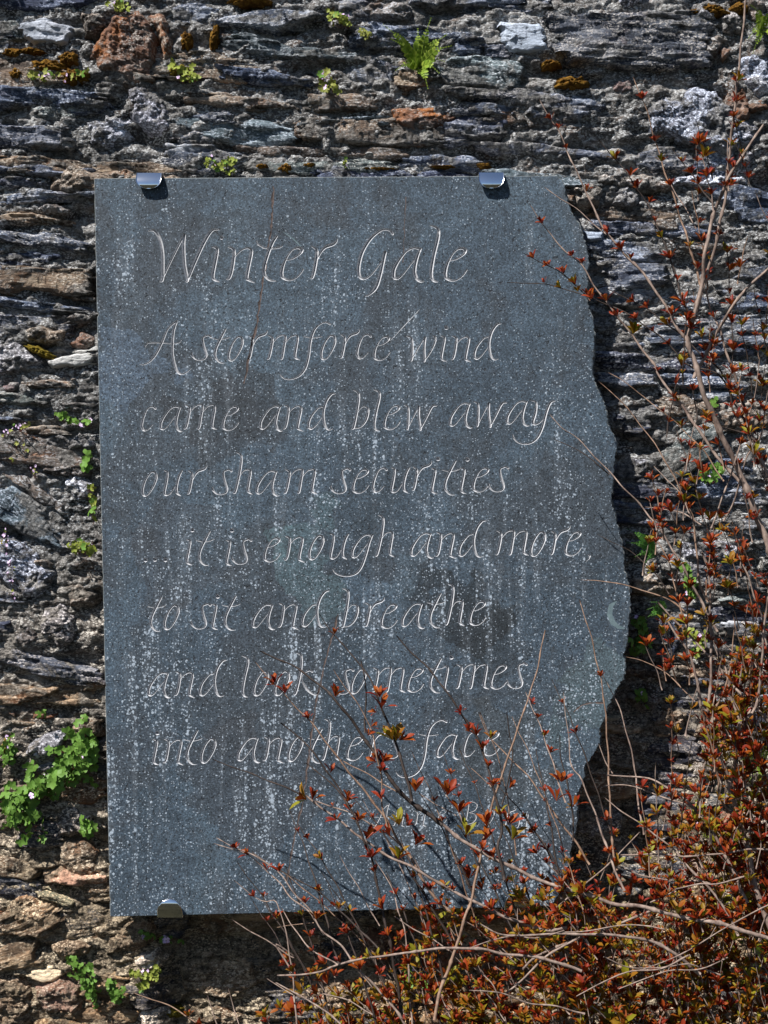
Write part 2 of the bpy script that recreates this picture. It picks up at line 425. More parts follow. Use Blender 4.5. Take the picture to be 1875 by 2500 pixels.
wall = thing('stone_wall', (0, .1, -1.35), 'old slate rubble wall with lichen crusted stones and crumbly lime mortar', 'wall')
def mortar():
    def axis(a0, a1, lo, hi, fine):
        mid = np.arange(lo, hi, fine)
        g = np.geomspace(.004, .06, 26)
        up = hi + np.cumsum(g); up = up[up < a1]
        dn = lo - np.cumsum(g); dn = dn[dn > a0]
        while up[-1] < a1: up = np.append(up, up[-1] + .06)
        while dn[-1] > a0: dn = np.append(dn, dn[-1] - .06)
        return np.concatenate([dn[::-1], mid, up])
    xs = axis(-3.2, 3.2, -.64, .64, .00235); zs = axis(-1.45, 1.75, -.84, .84, .00235)
    X, Z = np.meshgrid(xs, zs)
    px, py = to_px(X, Z)
    rec = .0015 + .019 * sstep(-.02, .45, fbm(X * 9, Z * 18, 3, 31))       # how far the joints are raked or weathered out
    lump = fbm(X * 30, Z * 42, 5, 41, .6) * .010
    d, vv = cells(X * 95 + 1.2 * fbm(X * 60, Z * 60, 2, 5), Z * 120, 51)
    gran = (.6 - d) * .0058 * (.2 + vv)
    d2, v2 = cells(X * 30, Z * 42, 57)
    gran2 = np.clip(.5 - d2, 0, 1) * .018 * (v2 > .45)
    lam = np.floor(Z * 130 + 2.2 * fbm(X * 7, Z * 9, 3, 61))
    ledg = (perlin(X * 16, lam * 3.7, 71)) * .0045
    far = sstep(.66, .9, np.abs(X)) + sstep(.86, 1.1, np.abs(Z))
    d3, v3 = cells(X * 5, Z * 15, 81)
    Y = wall_y(px, py) + rec - lump - gran - gran2 - ledg - np.clip(far, 0, 1) * (.55 - d3) * .045
    nz, nx = X.shape
    idx = np.arange(nx * nz).reshape(nz, nx)
    F = np.stack([idx[:-1, :-1], idx[:-1, 1:], idx[1:, 1:], idx[1:, :-1]], -1).reshape(-1, 4)
    cx = (xs[:-1] + xs[1:]) / 2; cz = (zs[:-1] + zs[1:]) / 2
    CX, CZ = np.meshgrid(cx, cz)
    cpx, cpy = to_px(CX, CZ)
    # behind the plaque, where nothing sees it, the fine grid is left open down to the core
    keep = ~((cpx > 520) & (cpx < 1180) & (cpy > 760) & (cpy < 2080))
    F = F[keep.ravel()]
    used, inv = np.unique(F, return_inverse=True)
    co = np.stack([X, Y, Z], -1).reshape(-1, 3)[used] - np.array([0, .1, -1.35])
    o = link('mortar', mesh_np('mortar', co, inv.reshape(-1, 4), M['mortar']), wall)
    mb = MB()
    a = [(-3.2, .03, -.1), (3.2, .03, -.1), (3.2, .5, -.1), (-3.2, .5, -.1), (-3.2, .03, 3.1), (3.2, .03, 3.1), (3.2, .5, 3.1), (-3.2, .5, 3.1)]
    mb.add(a, [(0, 1, 5, 4), (1, 2, 6, 5), (2, 3, 7, 6), (3, 0, 4, 7), (4, 5, 6, 7), (3, 2, 1, 0)])
    link('core', mb.mesh('core', M['mortar'], False), wall)
mortar()

def poly_sd(poly, X, Z):
    """signed distance to a closed polygon, negative inside"""
    P0 = np.array(poly); P1 = np.roll(P0, -1, 0)
    best = np.full(X.shape, 1e9); inside = np.zeros(X.shape, bool)
    for (ax, az), (bx, bz) in zip(P0, P1):
        ex, ez = bx - ax, bz - az
        t = np.clip(((X - ax) * ex + (Z - az) * ez) / (ex * ex + ez * ez + 1e-12), 0, 1)
        best = np.minimum(best, (X - ax - t * ex) ** 2 + (Z - az - t * ez) ** 2)
        c = ((az > Z) != (bz > Z))
        with np.errstate(divide='ignore', invalid='ignore'):
            xx = (bx - ax) * (Z - az) / (bz - az + 1e-15) + ax
        inside ^= c & (X < xx)
    d = np.sqrt(best)
    return np.where(inside, -d, d)

stone_count = [0]
def stone(kind, dip, proud, poly, label=None, res=.00165):
    """one stone: its outline in photograph pixels, bedding dip in degrees, how far it stands out in mm"""
    stone_count[0] += 1
    sd_ = stone_count[0]
    P_ = np.array(poly, float)
    if res < .0018: P_ = P_.mean(0) + (P_ - P_.mean(0)) * np.array([1.05, 1.14])
    cpx, cpy = P_.mean(0)
    y0 = float(wall_y(cpx, cpy))
    s = (D + y0) / D
    wx = (P_[:, 0] - W_ / 2) * PX * s; wz = (H_ / 2 - P_[:, 1]) * PX * s
    cx, cz = wx.mean(), wz.mean()
    a = math.radians(dip); ca, sa = math.cos(a), math.sin(a)
    lx = (wx - cx) * ca - (wz - cz) * sa          # into the stone's own bedding frame
    lz = (wx - cx) * sa + (wz - cz) * ca
    pad = .006
    xs = np.arange(lx.min() - pad, lx.max() + pad, res); zs = np.arange(lz.min() - pad, lz.max() + pad, res)
    X, Z = np.meshgrid(xs, zs)
    lay = {'slate': 1, 'dark': 1, 'warm': .9, 'green': .85, 'white': .5, 'lichen': .25, 'rough': .3, 'rust': .12, 'pink': .12}[kind]
    wq = 1 - .55 * lay
    Xw = X + .006 * fbm(X * 35, Z * 50, 3, sd_) ; Zw = Z + .0045 * wq * fbm(X * 40, Z * 60, 3, sd_ + 50) + .002 * fbm(X * 30, Z * 90, 2, sd_ + 60)
    sd = poly_sd(np.stack([lx, lz], 1), Xw, Zw)
    if lay > .4:
        lq = np.floor(Z / .0058 + .8 * fbm(X * 8, Z * 20, 2, sd_ + 41))
        endz = sstep(.30, .5, np.abs(X - (lx.max() + lx.min()) / 2) / (lx.max() - lx.min()))
        sd = sd + (.004 + .012 * endz) * perlin(X * 9 + 3, lq * 3.31, sd_ + 43)
    else: sd = sd + .005 * fbm(X * 55, Z * 55, 3, sd_ + 44)
    ins = -sd
    hgt = min(lx.max() - lx.min(), lz.max() - lz.min())
    rnd = max(.003, min(.008 if lay > .4 else .014, hgt * .3))
    t = np.clip(ins / rnd, 0, 1)
    prof = 1 - (1 - t) ** 2.4
    Hh = prof * (proud * .001 + .013) - .013
    if lay > .4:
        th = (.0062, .0095, .0135)[sd_ % 3] if hgt > .026 else .0055
        wob = 1.5 * fbm(X * 6, Z * 16, 3, sd_ + 3) + .35 * fbm(X * 45, Z * 60, 2, sd_ + 5)
        q = Z / th + wob
        lam = np.floor(q); fr = q - lam
        q2 = Z / (th * 2.7) + .6 * wob; lam2 = np.floor(q2)
        led = perlin(X * 17 + 9 * hash01(lam, lam * 0, sd_), lam * 5.37, sd_ + 7)
        led2 = perlin(X * 8, lam2 * 4.1, sd_ + 8)
        led3 = np.floor(2.6 * perlin(X * 24, lam * 6.1, sd_ + 9)) * .0011
        Hh = Hh + lay * (.0082 * led + .0085 * led2 + 1.5 * led3 + .0016 * (fr - .5)) * np.clip(ins / .004, 0, 1)
    fac = fbm(X * 16, Z * 22, 2, sd_ + 11)
    if lay < .5:
        d, vv = cells(X * 26 + fac, Z * 34, sd_ + 13)
        Hh = Hh + (vv - .5) * .009 * (1 - lay)
        Hh = Hh + fbm(X * 40, Z * 55, 4, sd_ + 17, .6) * .010
        d, vv = cells(X * 105, Z * 130, sd_ + 19)
        if kind in ('rough', 'lichen', 'pink'): Hh = Hh + (.6 - d) * .0036 * (.3 + vv)
    Hh = Hh + (.0045 if lay > .4 else .009) * fac + (.0009 if lay > .4 else .0022) * fbm(X * 110, Z * 210, 3, sd_ + 23)
    tilt = math.radians(U(-5, 9))
    Hh = Hh - Z * math.tan(tilt) * .8 + X * U(-.05, .05)
    out = sd > 0
    Hh = np.where(out, np.minimum(Hh, -.006 - sd * 6), Hh)
    wx2 = cx + X * ca + Z * sa; wz2 = cz - X * sa + Z * ca
    gx, gz = to_px(wx2, wz2)
    Y = wall_y(gx, gz) - Hh - y0
    Y = np.minimum(Y, .05)
    # keep clear of the plaque's back
    inpl = (gx > 225) & (gx < 1545) & (gz > 425) & (gz < 2245)
    Y = np.where(inpl, np.maximum(Y, .031 - y0), Y)
    keepv = sd < .0035
    nz, nx = X.shape
    idx = np.arange(nx * nz).reshape(nz, nx)
    kf = keepv[:-1, :-1] & keepv[:-1, 1:] & keepv[1:, 1:] & keepv[1:, :-1]
    F = np.stack([idx[:-1, :-1], idx[:-1, 1:], idx[1:, 1:], idx[1:, :-1]], -1)[kf]
    if len(F) == 0: return
    used, inv = np.unique(F, return_inverse=True)
    co = np.stack([X, Y, Z], -1).reshape(-1, 3)[used]
    o = link('stone', mesh_np('stone', co, inv.reshape(-1, 4), M[kind]), wall,
             (cx, y0 - .1, cz + 1.35), (0, a, 0))
    if label: o['label'] = label
    return o

def zp(ox, oy, k, pts): return [(ox + x / k, oy + y / k) for x, y in pts]
T1 = lambda *p: zp(0, 0, 2.654, p)
T2 = lambda *p: zp(625, 0, 2.654, p)
T3 = lambda *p: zp(1250, 0, 2.654, p)
L1 = lambda *p: zp(0, 400, 4.1475, p)
L2 = lambda *p: zp(0, 850, 4.1475, p)
L3 = lambda *p: zp(0, 1300, 4.1475, p)
L4 = lambda *p: zp(0, 1750, 4.1475, p)
L5 = lambda *p: zp(0, 2150, 2.765, p)
R1 = lambda *p: zp(1375, 350, 3.318, p)
R2 = lambda *p: zp(1375, 850, 3.318, p)
R3 = lambda *p: zp(1375, 1350, 3.318, p)
R4 = lambda *p: zp(1275, 1850, 2.765, p)
R5 = lambda *p: zp(675, 1850, 2.552, p)
R6 = lambda *p: zp(500, 1500, 2.765, p)
R8 = lambda *p: zp(820, 1740, 2.765, p)
HAND = [
 # ---- top left
 ('dark', 2, 8, T1((-60, -60), (680, -60), (690, 20), (520, 50), (300, 70), (-60, 60))),
 ('white', 1, 12, T1((120, 150), (300, 120), (460, 180), (500, 230), (400, 290), (220, 285), (140, 240)), 'pale streaky white stone'),
 ('green', 0, 6, T1((-60, 150), (110, 130), (130, 240), (60, 290), (-60, 280))),
 ('rough', 0, 8, T1((530, 90), (690, 60), (720, 130), (620, 250), (530, 230))),
 ('rust', 20, 14, T1((560, 350), (650, 230), (740, 130), (870, 90), (960, 130), (1010, 250), (1000, 530), (870, 535), (640, 440)), 'big rust brown stone'),
 ('rust', 70, 8, T1((905, 80), (1070, 80), (1100, 200), (1120, 330), (1060, 385), (1020, 250)), 'rust brown stone wedged upright'),
 ('slate', 3, 10, T1((-60, 560), (250, 565), (540, 600), (690, 645), (700, 700), (480, 740), (260, 690), (-60, 700))),
 ('green', 5, 6, T1((200, 700), (430, 650), (540, 700), (500, 780), (380, 790), (240, 760))),
 ('slate', 2, 9, T1((-60, 815), (250, 815), (420, 850), (470, 930), (440, 965), (200, 960), (-60, 950))),
 ('lichen', 0, 9, T1((570, 800), (700, 760), (840, 790), (850, 880), (700, 960), (590, 930))),
 ('lichen', 0, 6, T1((820, 580), (950, 560), (1080, 660), (1110, 820), (1000, 860), (860, 760))),
 ('warm', 1, 7, T1((-60, 1030), (300, 1010), (580, 1050), (900, 1040), (1220, 1075), (1210, 1130), (900, 1145), (400, 1140), (-60, 1130)), 'long thin brown stone just above the plaque'),
 ('slate', 2, 6, T1((1110, 900), (1260, 850), (1440, 880), (1440, 960), (1240, 960), (1120, 940))),
 ('slate', 1, 10, T1((1380, 110), (1700, 60), (2080, 80), (2100, 140), (1800, 190), (1400, 175))),
 ('green', 4, 8, T1((1420, 250), (1600, 215), (1900, 290), (2300, 330), (2280, 400), (1900, 390), (1500, 340))),
 ('warm', 2, 9, T1((1190, 620), (1450, 600), (1800, 640), (1990, 700), (1700, 720), (1500, 710), (1210, 670))),
 ('slate', 2, 6, T1((1250, 720), (1480, 710), (1500, 790), (1400, 800), (1240, 770))),
 # ---- top middle
 ('slate', 3, 9, T2((-250, 420), (-50, 415), (340, 500), (340, 560), (100, 570), (-200, 520))),
 ('warm', 2, 7, T2((340, 620), (520, 600), (780, 600), (800, 660), (700, 720), (420, 730), (340, 680))),
 ('green', 1, 6, T2((290, 770), (560, 755), (830, 760), (820, 790), (560, 810), (300, 805))),
 ('rust', 0, 9, T2((880, 720), (1000, 690), (1180, 700), (1300, 760), (1250, 830), (1000, 860), (900, 800)), 'pinkish brown stone under the fern'),
 ('rough', 0, 7, T2((660, 40), (800, 10), (960, 20), (1030, 80), (980, 140), (760, 130), (670, 100))),
 ('slate', 1, 10, T2((1000, -50), (1700, -60), (1720, 30), (1400, 60), (1150, 70), (1010, 30))),
 ('green', 0, 5, T2((720, 160), (1090, 160), (1090, 200), (900, 210), (740, 190))),
 ('slate', 2, 9, T2((1260, 580), (1700, 560), (1900, 600), (2230, 690), (2160, 740), (1900, 740), (1600, 660), (1280, 640))),
 ('warm', 1, 5, T2((1500, 720), (1700, 700), (1760, 790), (1600, 820), (1500, 780))),
 ('slate', -2, 6, T2((1010, 900), (1300, 870), (1420, 920), (1300, 960), (1060, 940))),
 ('slate', 2, 7, T2((1420, 930), (1720, 910), (2100, 960), (2500, 1030), (2480, 1060), (2000, 1020), (1450, 970))),
 ('white', 0, 12, T3((-60, 160), (190, 160), (220, 230), (240, 320), (120, 345), (-20, 330), (-70, 250)), 'bright white quartz block'),
 # ---- top right
 ('slate', 1, 13, T3((250, 110), (700, 90), (1180, 90), (1260, 120), (1290, 220), (1230, 330), (1310, 400), (1250, 440), (700, 440), (400, 400), (290, 340), (240, 200)), 'broad layered slate stone at the top right'),
 ('slate', 3, 8, T3((150, 690), (250, 610), (560, 640), (590, 690), (430, 780), (200, 800), (120, 760))),
 ('slate', 0, 6, T3((-120, 30), (230, 20), (240, 80), (100, 100), (-120, 90))),
 ('rough', 0, 8, T3((1230, 240), (1340, 220), (1400, 260), (1330, 370), (1240, 350))),
 ('rust', 10, 8, T3((1335, 310), (1390, 290), (1415, 350), (1380, 400), (1345, 370))),
 ('lichen', 20, 9, T3((1330, 120), (1440, 70), (1520, 140), (1480, 220), (1360, 220))),
 ('pink', 0, 7, T3((660, 530), (780, 520), (780, 590), (700, 620), (650, 580))),
 ('lichen', 25, 12, T3((880, 700), (980, 620), (1100, 640), (1200, 560), (1330, 620), (1430, 720), (1500, 900), (1400, 1000), (1250, 960), (1050, 880), (900, 850)), 'big stone crusted with white lichen'),
 ('lichen', 30, 9, T3((1500, 520), (1620, 440), (1720, 520), (1720, 640), (1560, 620))),
 ('rust', 0, 6, T3((1470, 680), (1620, 640), (1740, 660), (1720, 720), (1550, 720))),
 # ---- left column
 ('slate', 2, 10, L1((-100, 20), (400, 0), (930, 60), (920, 130), (400, 110), (-100, 90))),
 ('dark', 0, 5, L1((-100, 160), (180, 130), (420, 170), (400, 240), (100, 260), (-100, 230))),
 ('slate', -4, 9, L1((-100, 330), (120, 300), (400, 240), (700, 290), (940, 260), (940, 330), (600, 360), (100, 420), (-100, 400))),
 ('rough', 0, 10, L1((380, 470), (520, 395), (640, 440), (720, 470), (700, 520), (480, 530))),
 ('warm', 1, 8, L1((-100, 500), (300, 490), (700, 560), (660, 610), (200, 620), (-100, 590))),
 ('slate', 14, 11, L1((-100, 700), (300, 690), (620, 700), (880, 830), (860, 920), (560, 870), (300, 850), (-100, 820))),
 ('dark', 0, 4, L1((-100, 880), (300, 870), (560, 950), (500, 1030), (150, 1040), (-100, 1010))),
 ('warm', 2, 16, L1((-100, 1050), (300, 1060), (940, 1060), (960, 1400), (700, 1340), (400, 1300), (100, 1320), (-100, 1290)), 'thick brown grey slate stone at the plaque'),
 ('slate', 3, 9, L1((-100, 1350), (500, 1400), (960, 1460), (950, 1520), (500, 1500), (-100, 1460))),
 ('rough', 0, 12, L1((260, 1680), (420, 1640), (680, 1700), (640, 1790), (380, 1830), (240, 1760))),
 ('warm', -8, 8, L1((560, 1640), (780, 1500), (960, 1540), (960, 1620), (800, 1640))),
 ('rust', 20, 7, L1((700, 1820), (830, 1700), (960, 1740), (960, 1860), (780, 1890))),
 ('lichen', 6, 11, L2((-100, -60), (150, -90), (420, 120), (400, 170), (200, 240), (-100, 290)), 'lichen flecked stone'),
 ('white', 0, 12, L2((530, 130), (640, 60), (960, 10), (970, 140), (780, 190), (580, 190)), 'pale ledge stone touching the plaque'),
 ('pink', 0, 6, L2((20, 380), (110, 340), (220, 350), (180, 420), (60, 440))),
 ('warm', 8, 9, L2((280, 330), (500, 300), (730, 340), (690, 410), (480, 430), (300, 410))),
 ('green', 6, 10, L2((-100, 430), (180, 440), (400, 500), (440, 560), (200, 580), (-100, 560))),
 ('warm', 0, 8, L2((620, 560), (760, 530), (970, 560), (970, 640), (760, 650), (640, 610))),
 ('slate', 0, 6, L2((-100, 700), (300, 705), (500, 720), (500, 750), (200, 760), (-100, 750))),
 ('warm', 2, 7, L2((240, 790), (560, 780), (700, 850), (500, 900), (260, 880))),
 ('lichen', 5, 9, L2((400, 900), (640, 860), (960, 900), (960, 1000), (700, 1030), (420, 990))),
 ('rust', 8, 5, L2((230, 1060), (420, 1050), (560, 1080), (500, 1130), (280, 1110))),
 ('rough', 0, 9, L2((440, 1200), (620, 1130), (880, 1200), (900, 1270), (640, 1300), (440, 1260))),
 ('lichen', 5, 10, L2((640, 1340), (800, 1290), (960, 1380), (960, 1560), (760, 1560), (640, 1460))),
 ('warm', 25, 9, L2((40, 1290), (260, 1310), (460, 1440), (660, 1560), (640, 1640), (400, 1560), (100, 1380))),
 ('green', 30, 10, L2((-100, 1500), (160, 1420), (420, 1600), (540, 1800), (640, 1960), (400, 1960), (100, 1800), (-100, 1700))),
 ('lichen', 15, 12, L3((-100, 110), (150, 80), (350, 170), (560, 400), (480, 600), (250, 640), (60, 520), (-100, 400)), 'pale lichen covered stone by the left edge'),
 ('rough', 0, 8, L3((360, 290), (500, 270), (560, 320), (480, 380), (370, 350))),
 ('lichen', 5, 12, L3((420, 760), (620, 740), (760, 880), (760, 1080), (600, 1150), (460, 1100), (400, 920)), 'grey white lichen boss'),
 ('rough', 0, 10, L3((640, 540), (830, 520), (980, 640), (940, 760), (720, 740))),
 ('dark', 0, 6, L3((-100, 900), (90, 900), (110, 1020), (-100, 1060))),
 ('rough', 0, 10, L3((140, 1040), (280, 940), (400, 1040), (420, 1130), (260, 1160), (120, 1130))),
 ('slate', 8, 14, L3((-100, 1170), (200, 1190), (600, 1290), (1030, 1400), (1030, 1520), (700, 1540), (300, 1410), (-100, 1340)), 'long dark slate stone running under the plaque'),
 ('warm', 2, 10, L3((-100, 1520), (240, 1560), (560, 1590), (480, 1700), (200, 1760), (-100, 1760))),
 ('rust', 4, 4, L3((60, 1820), (260, 1780), (540, 1850), (480, 1920), (120, 1900))),
 ('rough', 0, 12, L3((720, 1960), (880, 1820), (1040, 1880), (1040, 2060), (820, 2120), (740, 2060)), None),
 ('lichen', 0, 9, L4((400, 170), (600, 120), (740, 60), (700, 250), (560, 400), (380, 440), (260, 340))),
 ('slate', -8, 7, L4((150, 520), (420, 470), (700, 440), (640, 520), (300, 570))),
 ('dark', 5, 6, L4((200, 1140), (400, 1060), (620, 1120), (640, 1300), (420, 1380), (220, 1300))),
 ('pink', 5, 10, L4((420, 1560), (640, 1500), (860, 1520), (1090, 1600), (1080, 1690), (760, 1700), (440, 1680)), 'reddish crumbly stone'),
 ('warm', 8, 9, L4((-100, 1400), (120, 1400), (330, 1480), (400, 1560), (300, 1660), (180, 1640), (-100, 1600))),
 ('green', 14, 13, L4((330, 1730), (560, 1760), (760, 1840), (830, 1910), (640, 1930), (420, 1860)), 'greenish slanting slate fragment'),
 ('rough', -12, 12, L4((40, 1960), (160, 1800), (340, 1780), (560, 1960), (500, 2060), (200, 2090))),
 ('dark', 5, 6, L4((-100, 1960), (60, 1960), (200, 2010), (100, 2060), (-100, 2080))),
 # ---- bottom
 ('warm', -20, 12, L5((-60, 220), (180, 180), (330, 130), (430, 280), (260, 380), (60, 360), (-60, 310))),
 ('dark', 0, 5, L5((320, 280), (400, 200), (430, 290), (350, 350))),
 ('warm', -14, 10, L5((-60, 480), (60, 430), (220, 400), (280, 540), (120, 590), (-60, 600))),
 ('rough', 0, 9, L5((320, 420), (460, 380), (640, 420), (600, 500), (400, 520))),
 ('white', 5, 9, L5((200, 590), (340, 570), (430, 600), (420, 660), (300, 690), (210, 660)), 'pale pinkish white stone at the bottom left'),
 ('pink', 0, 14, L5((240, 720), (400, 650), (540, 720), (570, 800), (520, 890), (330, 890), (240, 810)), 'rounded reddish stone low in the wall'),
 ('rough', 0, 12, L5((-60, 640), (120, 650), (230, 740), (230, 860), (110, 940), (-60, 880))),
 ('rough', 4, 10, L5((700, 420), (830, 300), (990, 260), (1090, 400), (900, 470), (720, 500))),
 ('lichen', 0, 9, L5((900, 520), (1060, 470), (1170, 500), (1150, 600), (980, 600))),
 ('rough', 0, 9, L5((1190, 560), (1400, 480), (1700, 520), (1740, 700), (1500, 780), (1240, 740))),
 ('lichen', 0, 11, L5((940, 880), (1080, 820), (1200, 900), (1180, 1000), (980, 1000))),
 ('warm', -6, 10, L5((200, 940), (420, 910), (600, 960), (560, 1020), (240, 1020))),
 ('dark', 0, 8, R5((-40, 1450), (120, 1420), (330, 1480), (330, 1620), (100, 1680), (-40, 1620))),
 # ---- right column
 ('rough', 0, 9, R1((60, 360), (240, 300), (330, 400), (280, 500), (100, 500))),
 ('lichen', 0, 8, R1((360, 380), (520, 320), (640, 420), (560, 520), (380, 500))),
 ('white', 0, 9, R1((150, 700), (330, 720), (330, 790), (220, 830), (170, 790)), 'white stone peeping past the broken edge'),
 ('slate', 1, 9, R1((220, 940), (500, 940), (820, 980), (860, 1080), (760, 1180), (400, 1200), (330, 1060))),
 ('slate', 2, 11, R1((1040, 290), (1400, 330), (1760, 420), (1760, 660), (1440, 620), (1200, 420)), 'white streaked layered slate at the right'),
 ('slate', -3, 8, R1((700, 1500), (1000, 1440), (1340, 1380), (1760, 1400), (1760, 1640), (1300, 1620), (900, 1660), (700, 1640))),
 ('warm', 2, 7, R1((640, 610), (900, 600), (980, 720), (780, 740))),
 ('warm', 4, 7, R1((860, 790), (1300, 820), (1300, 880), (1000, 890))),
 ('slate', 0, 8, R1((850, 1220), (1240, 1240), (1300, 1340), (1000, 1360), (860, 1320))),
 ('slate', 2, 8, R1((1240, 1180), (1500, 1180), (1760, 1250), (1740, 1360), (1400, 1340))),
 ('slate', 1, 8, R2((280, 180), (760, 190), (760, 300), (500, 340), (300, 290))),
 ('slate', -2, 8, R2((820, 200), (1240, 220), (1560, 260), (1540, 330), (1100, 330), (830, 300))),
 ('warm', 3, 8, R2((750, 390), (1000, 370), (1130, 500), (1080, 560), (800, 570))),
 ('green', -28, 13, R2((760, 900), (960, 660), (1190, 600), (1280, 700), (1200, 880), (1040, 1000), (860, 1080), (780, 1040)), 'steeply slanting grey stone'),
 ('slate', 0, 8, R2((1100, 1180), (1400, 1150), (1760, 1180), (1760, 1290), (1400, 1290), (1120, 1250))),
 ('dark', 0, 6, R2((440, 460), (740, 480), (740, 660), (560, 720), (440, 640))),
 ('lichen', 0, 6, R2((540, 900), (760, 880), (760, 1080), (600, 1080))),
 ('slate', 2, 9, R2((1290, 1370), (1760, 1390), (1760, 1520), (1500, 1540), (1300, 1480))),
 ('lichen', 2, 8, R2((960, 1560), (1300, 1560), (1500, 1640), (1300, 1720), (980, 1700))),
 ('rough', 0, 8, R3((520, 160), (760, 180), (900, 300), (700, 380), (540, 320))),
 ('dark', 80, 7, R3((770, 560), (900, 560), (960, 720), (900, 880), (780, 880))),
 ('green', 0, 7, R3((1290, 330), (1560, 300), (1700, 380), (1500, 420), (1300, 400))),
 ('white', 3, 8, R3((1300, 560), (1440, 540), (1500, 620), (1400, 680), (1300, 640))),
 ('dark', 4, 8, R3((820, 910), (1000, 920), (1000, 1010), (830, 1000))),
 ('rough', 0, 12, R3((700, 1380), (820, 1240), (1000, 1290), (1000, 1400), (860, 1500), (720, 1480))),
 ('rough', 0, 10, R3((1040, 1300), (1200, 1280), (1330, 1400), (1260, 1560), (1080, 1480))),
 ('rough', 0, 12, R3((1060, 1560), (1220, 1500), (1260, 1700), (1200, 1860), (1040, 1800))),
 ('lichen', 0, 8, R3((1440, 820), (1560, 800), (1560, 960), (1450, 980))),
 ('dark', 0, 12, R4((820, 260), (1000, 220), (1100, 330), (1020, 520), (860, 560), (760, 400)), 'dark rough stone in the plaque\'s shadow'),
 ('warm', 4, 10, R4((880, 880), (1100, 870), (1280, 960), (1260, 1080), (1060, 1080), (900, 980))),
 ('rough', 8, 10, R4((860, 1130), (1100, 1150), (1160, 1260), (1000, 1300), (860, 1240))),
 ('lichen', 0, 10, R4((860, 1440), (1100, 1420), (1160, 1560), (960, 1640), (860, 1560))),
]
# occupancy raster (5 pixel cells) so that the small stones find the gaps
OC = 5; OX0, OY0 = -250, -250
occ = np.zeros((int(3000 / OC), int(2400 / OC)), bool)
gy, gx = np.mgrid[0:occ.shape[0], 0:occ.shape[1]]
GX = OX0 + gx * OC + OC / 2; GY = OY0 + gy * OC + OC / 2
plq = (GX > 300) & (GX < 1400) & (GY > 500) & (GY < 2150)
occ |= plq
def claim(poly, test=True, tol=.08, grow=0):
    p = np.array(poly)
    x0, y0 = p.min(0); x1, y1 = p.max(0)
    i0 = max(0, int((y0 - OY0) / OC) - 2); i1 = min(occ.shape[0], int((y1 - OY0) / OC) + 3)
    j0 = max(0, int((x0 - OX0) / OC) - 2); j1 = min(occ.shape[1], int((x1 - OX0) / OC) + 3)
    if i1 <= i0 or j1 <= j0: return False
    sd = poly_sd(poly, GX[i0:i1, j0:j1], GY[i0:i1, j0:j1])
    m = sd < 0
    if m.sum() == 0: return False
    if test and (occ[i0:i1, j0:j1] & m).sum() > tol * m.sum(): return False
    occ[i0:i1, j0:j1] |= sd < grow
    return True
for h in HAND:
    claim(h[3], False, grow=2)
    stone(h[0], h[1], h[2], h[3], h[4] if len(h) > 4 else None)
nfill = 0
y = -130.0; rows = []
while y < 2640:
    rough_zone = y > 1880
    h = U(52, 100) if not rough_zone else U(56, 100)
    rows.append((y, h)); y += h * .93
cand = []
for ry, h in rows:
    x = -170 + U(-60, 0)
    while x < 2060:
        low = ry > 1900 or (x < 240 and ry > 1650); corner = x > 1480 and ry < 420
        w = U(170, 430) if not (low or corner) else U(80, 190)
        if not low and R() < .2: w *= .5
        split = (not low) and h > 70 and R() < .3
        for part in ((0, .5), (.5, 1)) if split else ((0, 1),):
            y0_, y1_ = ry + h * part[0], ry + h * part[1]
            cand.append((x, y0_, x + w, y1_, low, corner))
        x += w * .97
random.shuffle(cand)
cand.sort(key=lambda c: not (0 < (c[0] + c[2]) / 2 < 1875 and 0 < (c[1] + c[3]) / 2 < 2500))
for x0_, y0_, x1_, y1_, low, corner in cand:
    if stone_count[0] >= 298: break
    w, h = x1_ - x0_, y1_ - y0_
    slope = (.05 if not low else U(-.18, .16)) + U(-.03, .05)
    cxm = (x0_ + x1_) / 2
    wav = lambda x: 9 * math.sin(x / 170 + y0_ / 90) + (x - cxm) * slope
    pts = []
    n = max(3, int(w / 55))
    for k in range(n + 1): t = k / n; x = x0_ + w * t + U(-4, 4); pts.append((x, y0_ + wav(x) + U(-1, 1) * h * .09 + (h * .22 if k in (0, n) else 0)))
    for k in range(n + 1): t = 1 - k / n; x = x0_ + w * t + U(-9, 9); pts.append((x, y1_ + wav(x) + U(-1, 1) * h * .11 - (h * .22 if k in (0, n) else 0)))
    if claim(pts, True, .34, -2):
        if low: k = random.choice(['rough', 'warm', 'lichen', 'rough', 'warm', 'dark', 'pink', 'slate'])
        elif corner: k = random.choice(['lichen', 'rough', 'rust', 'slate', 'lichen'])
        elif cxm < 300 and y0_ > 900: k = random.choice(['warm', 'lichen', 'slate', 'rough', 'green', 'slate'])
        else: k = random.choice(['slate', 'slate', 'slate', 'dark', 'warm', 'green', 'slate', 'rough', 'warm'])
        stone(k, math.degrees(math.atan(slope)), U(1, 9), pts, None, .0019); nfill += 1
print('stones', stone_count[0])

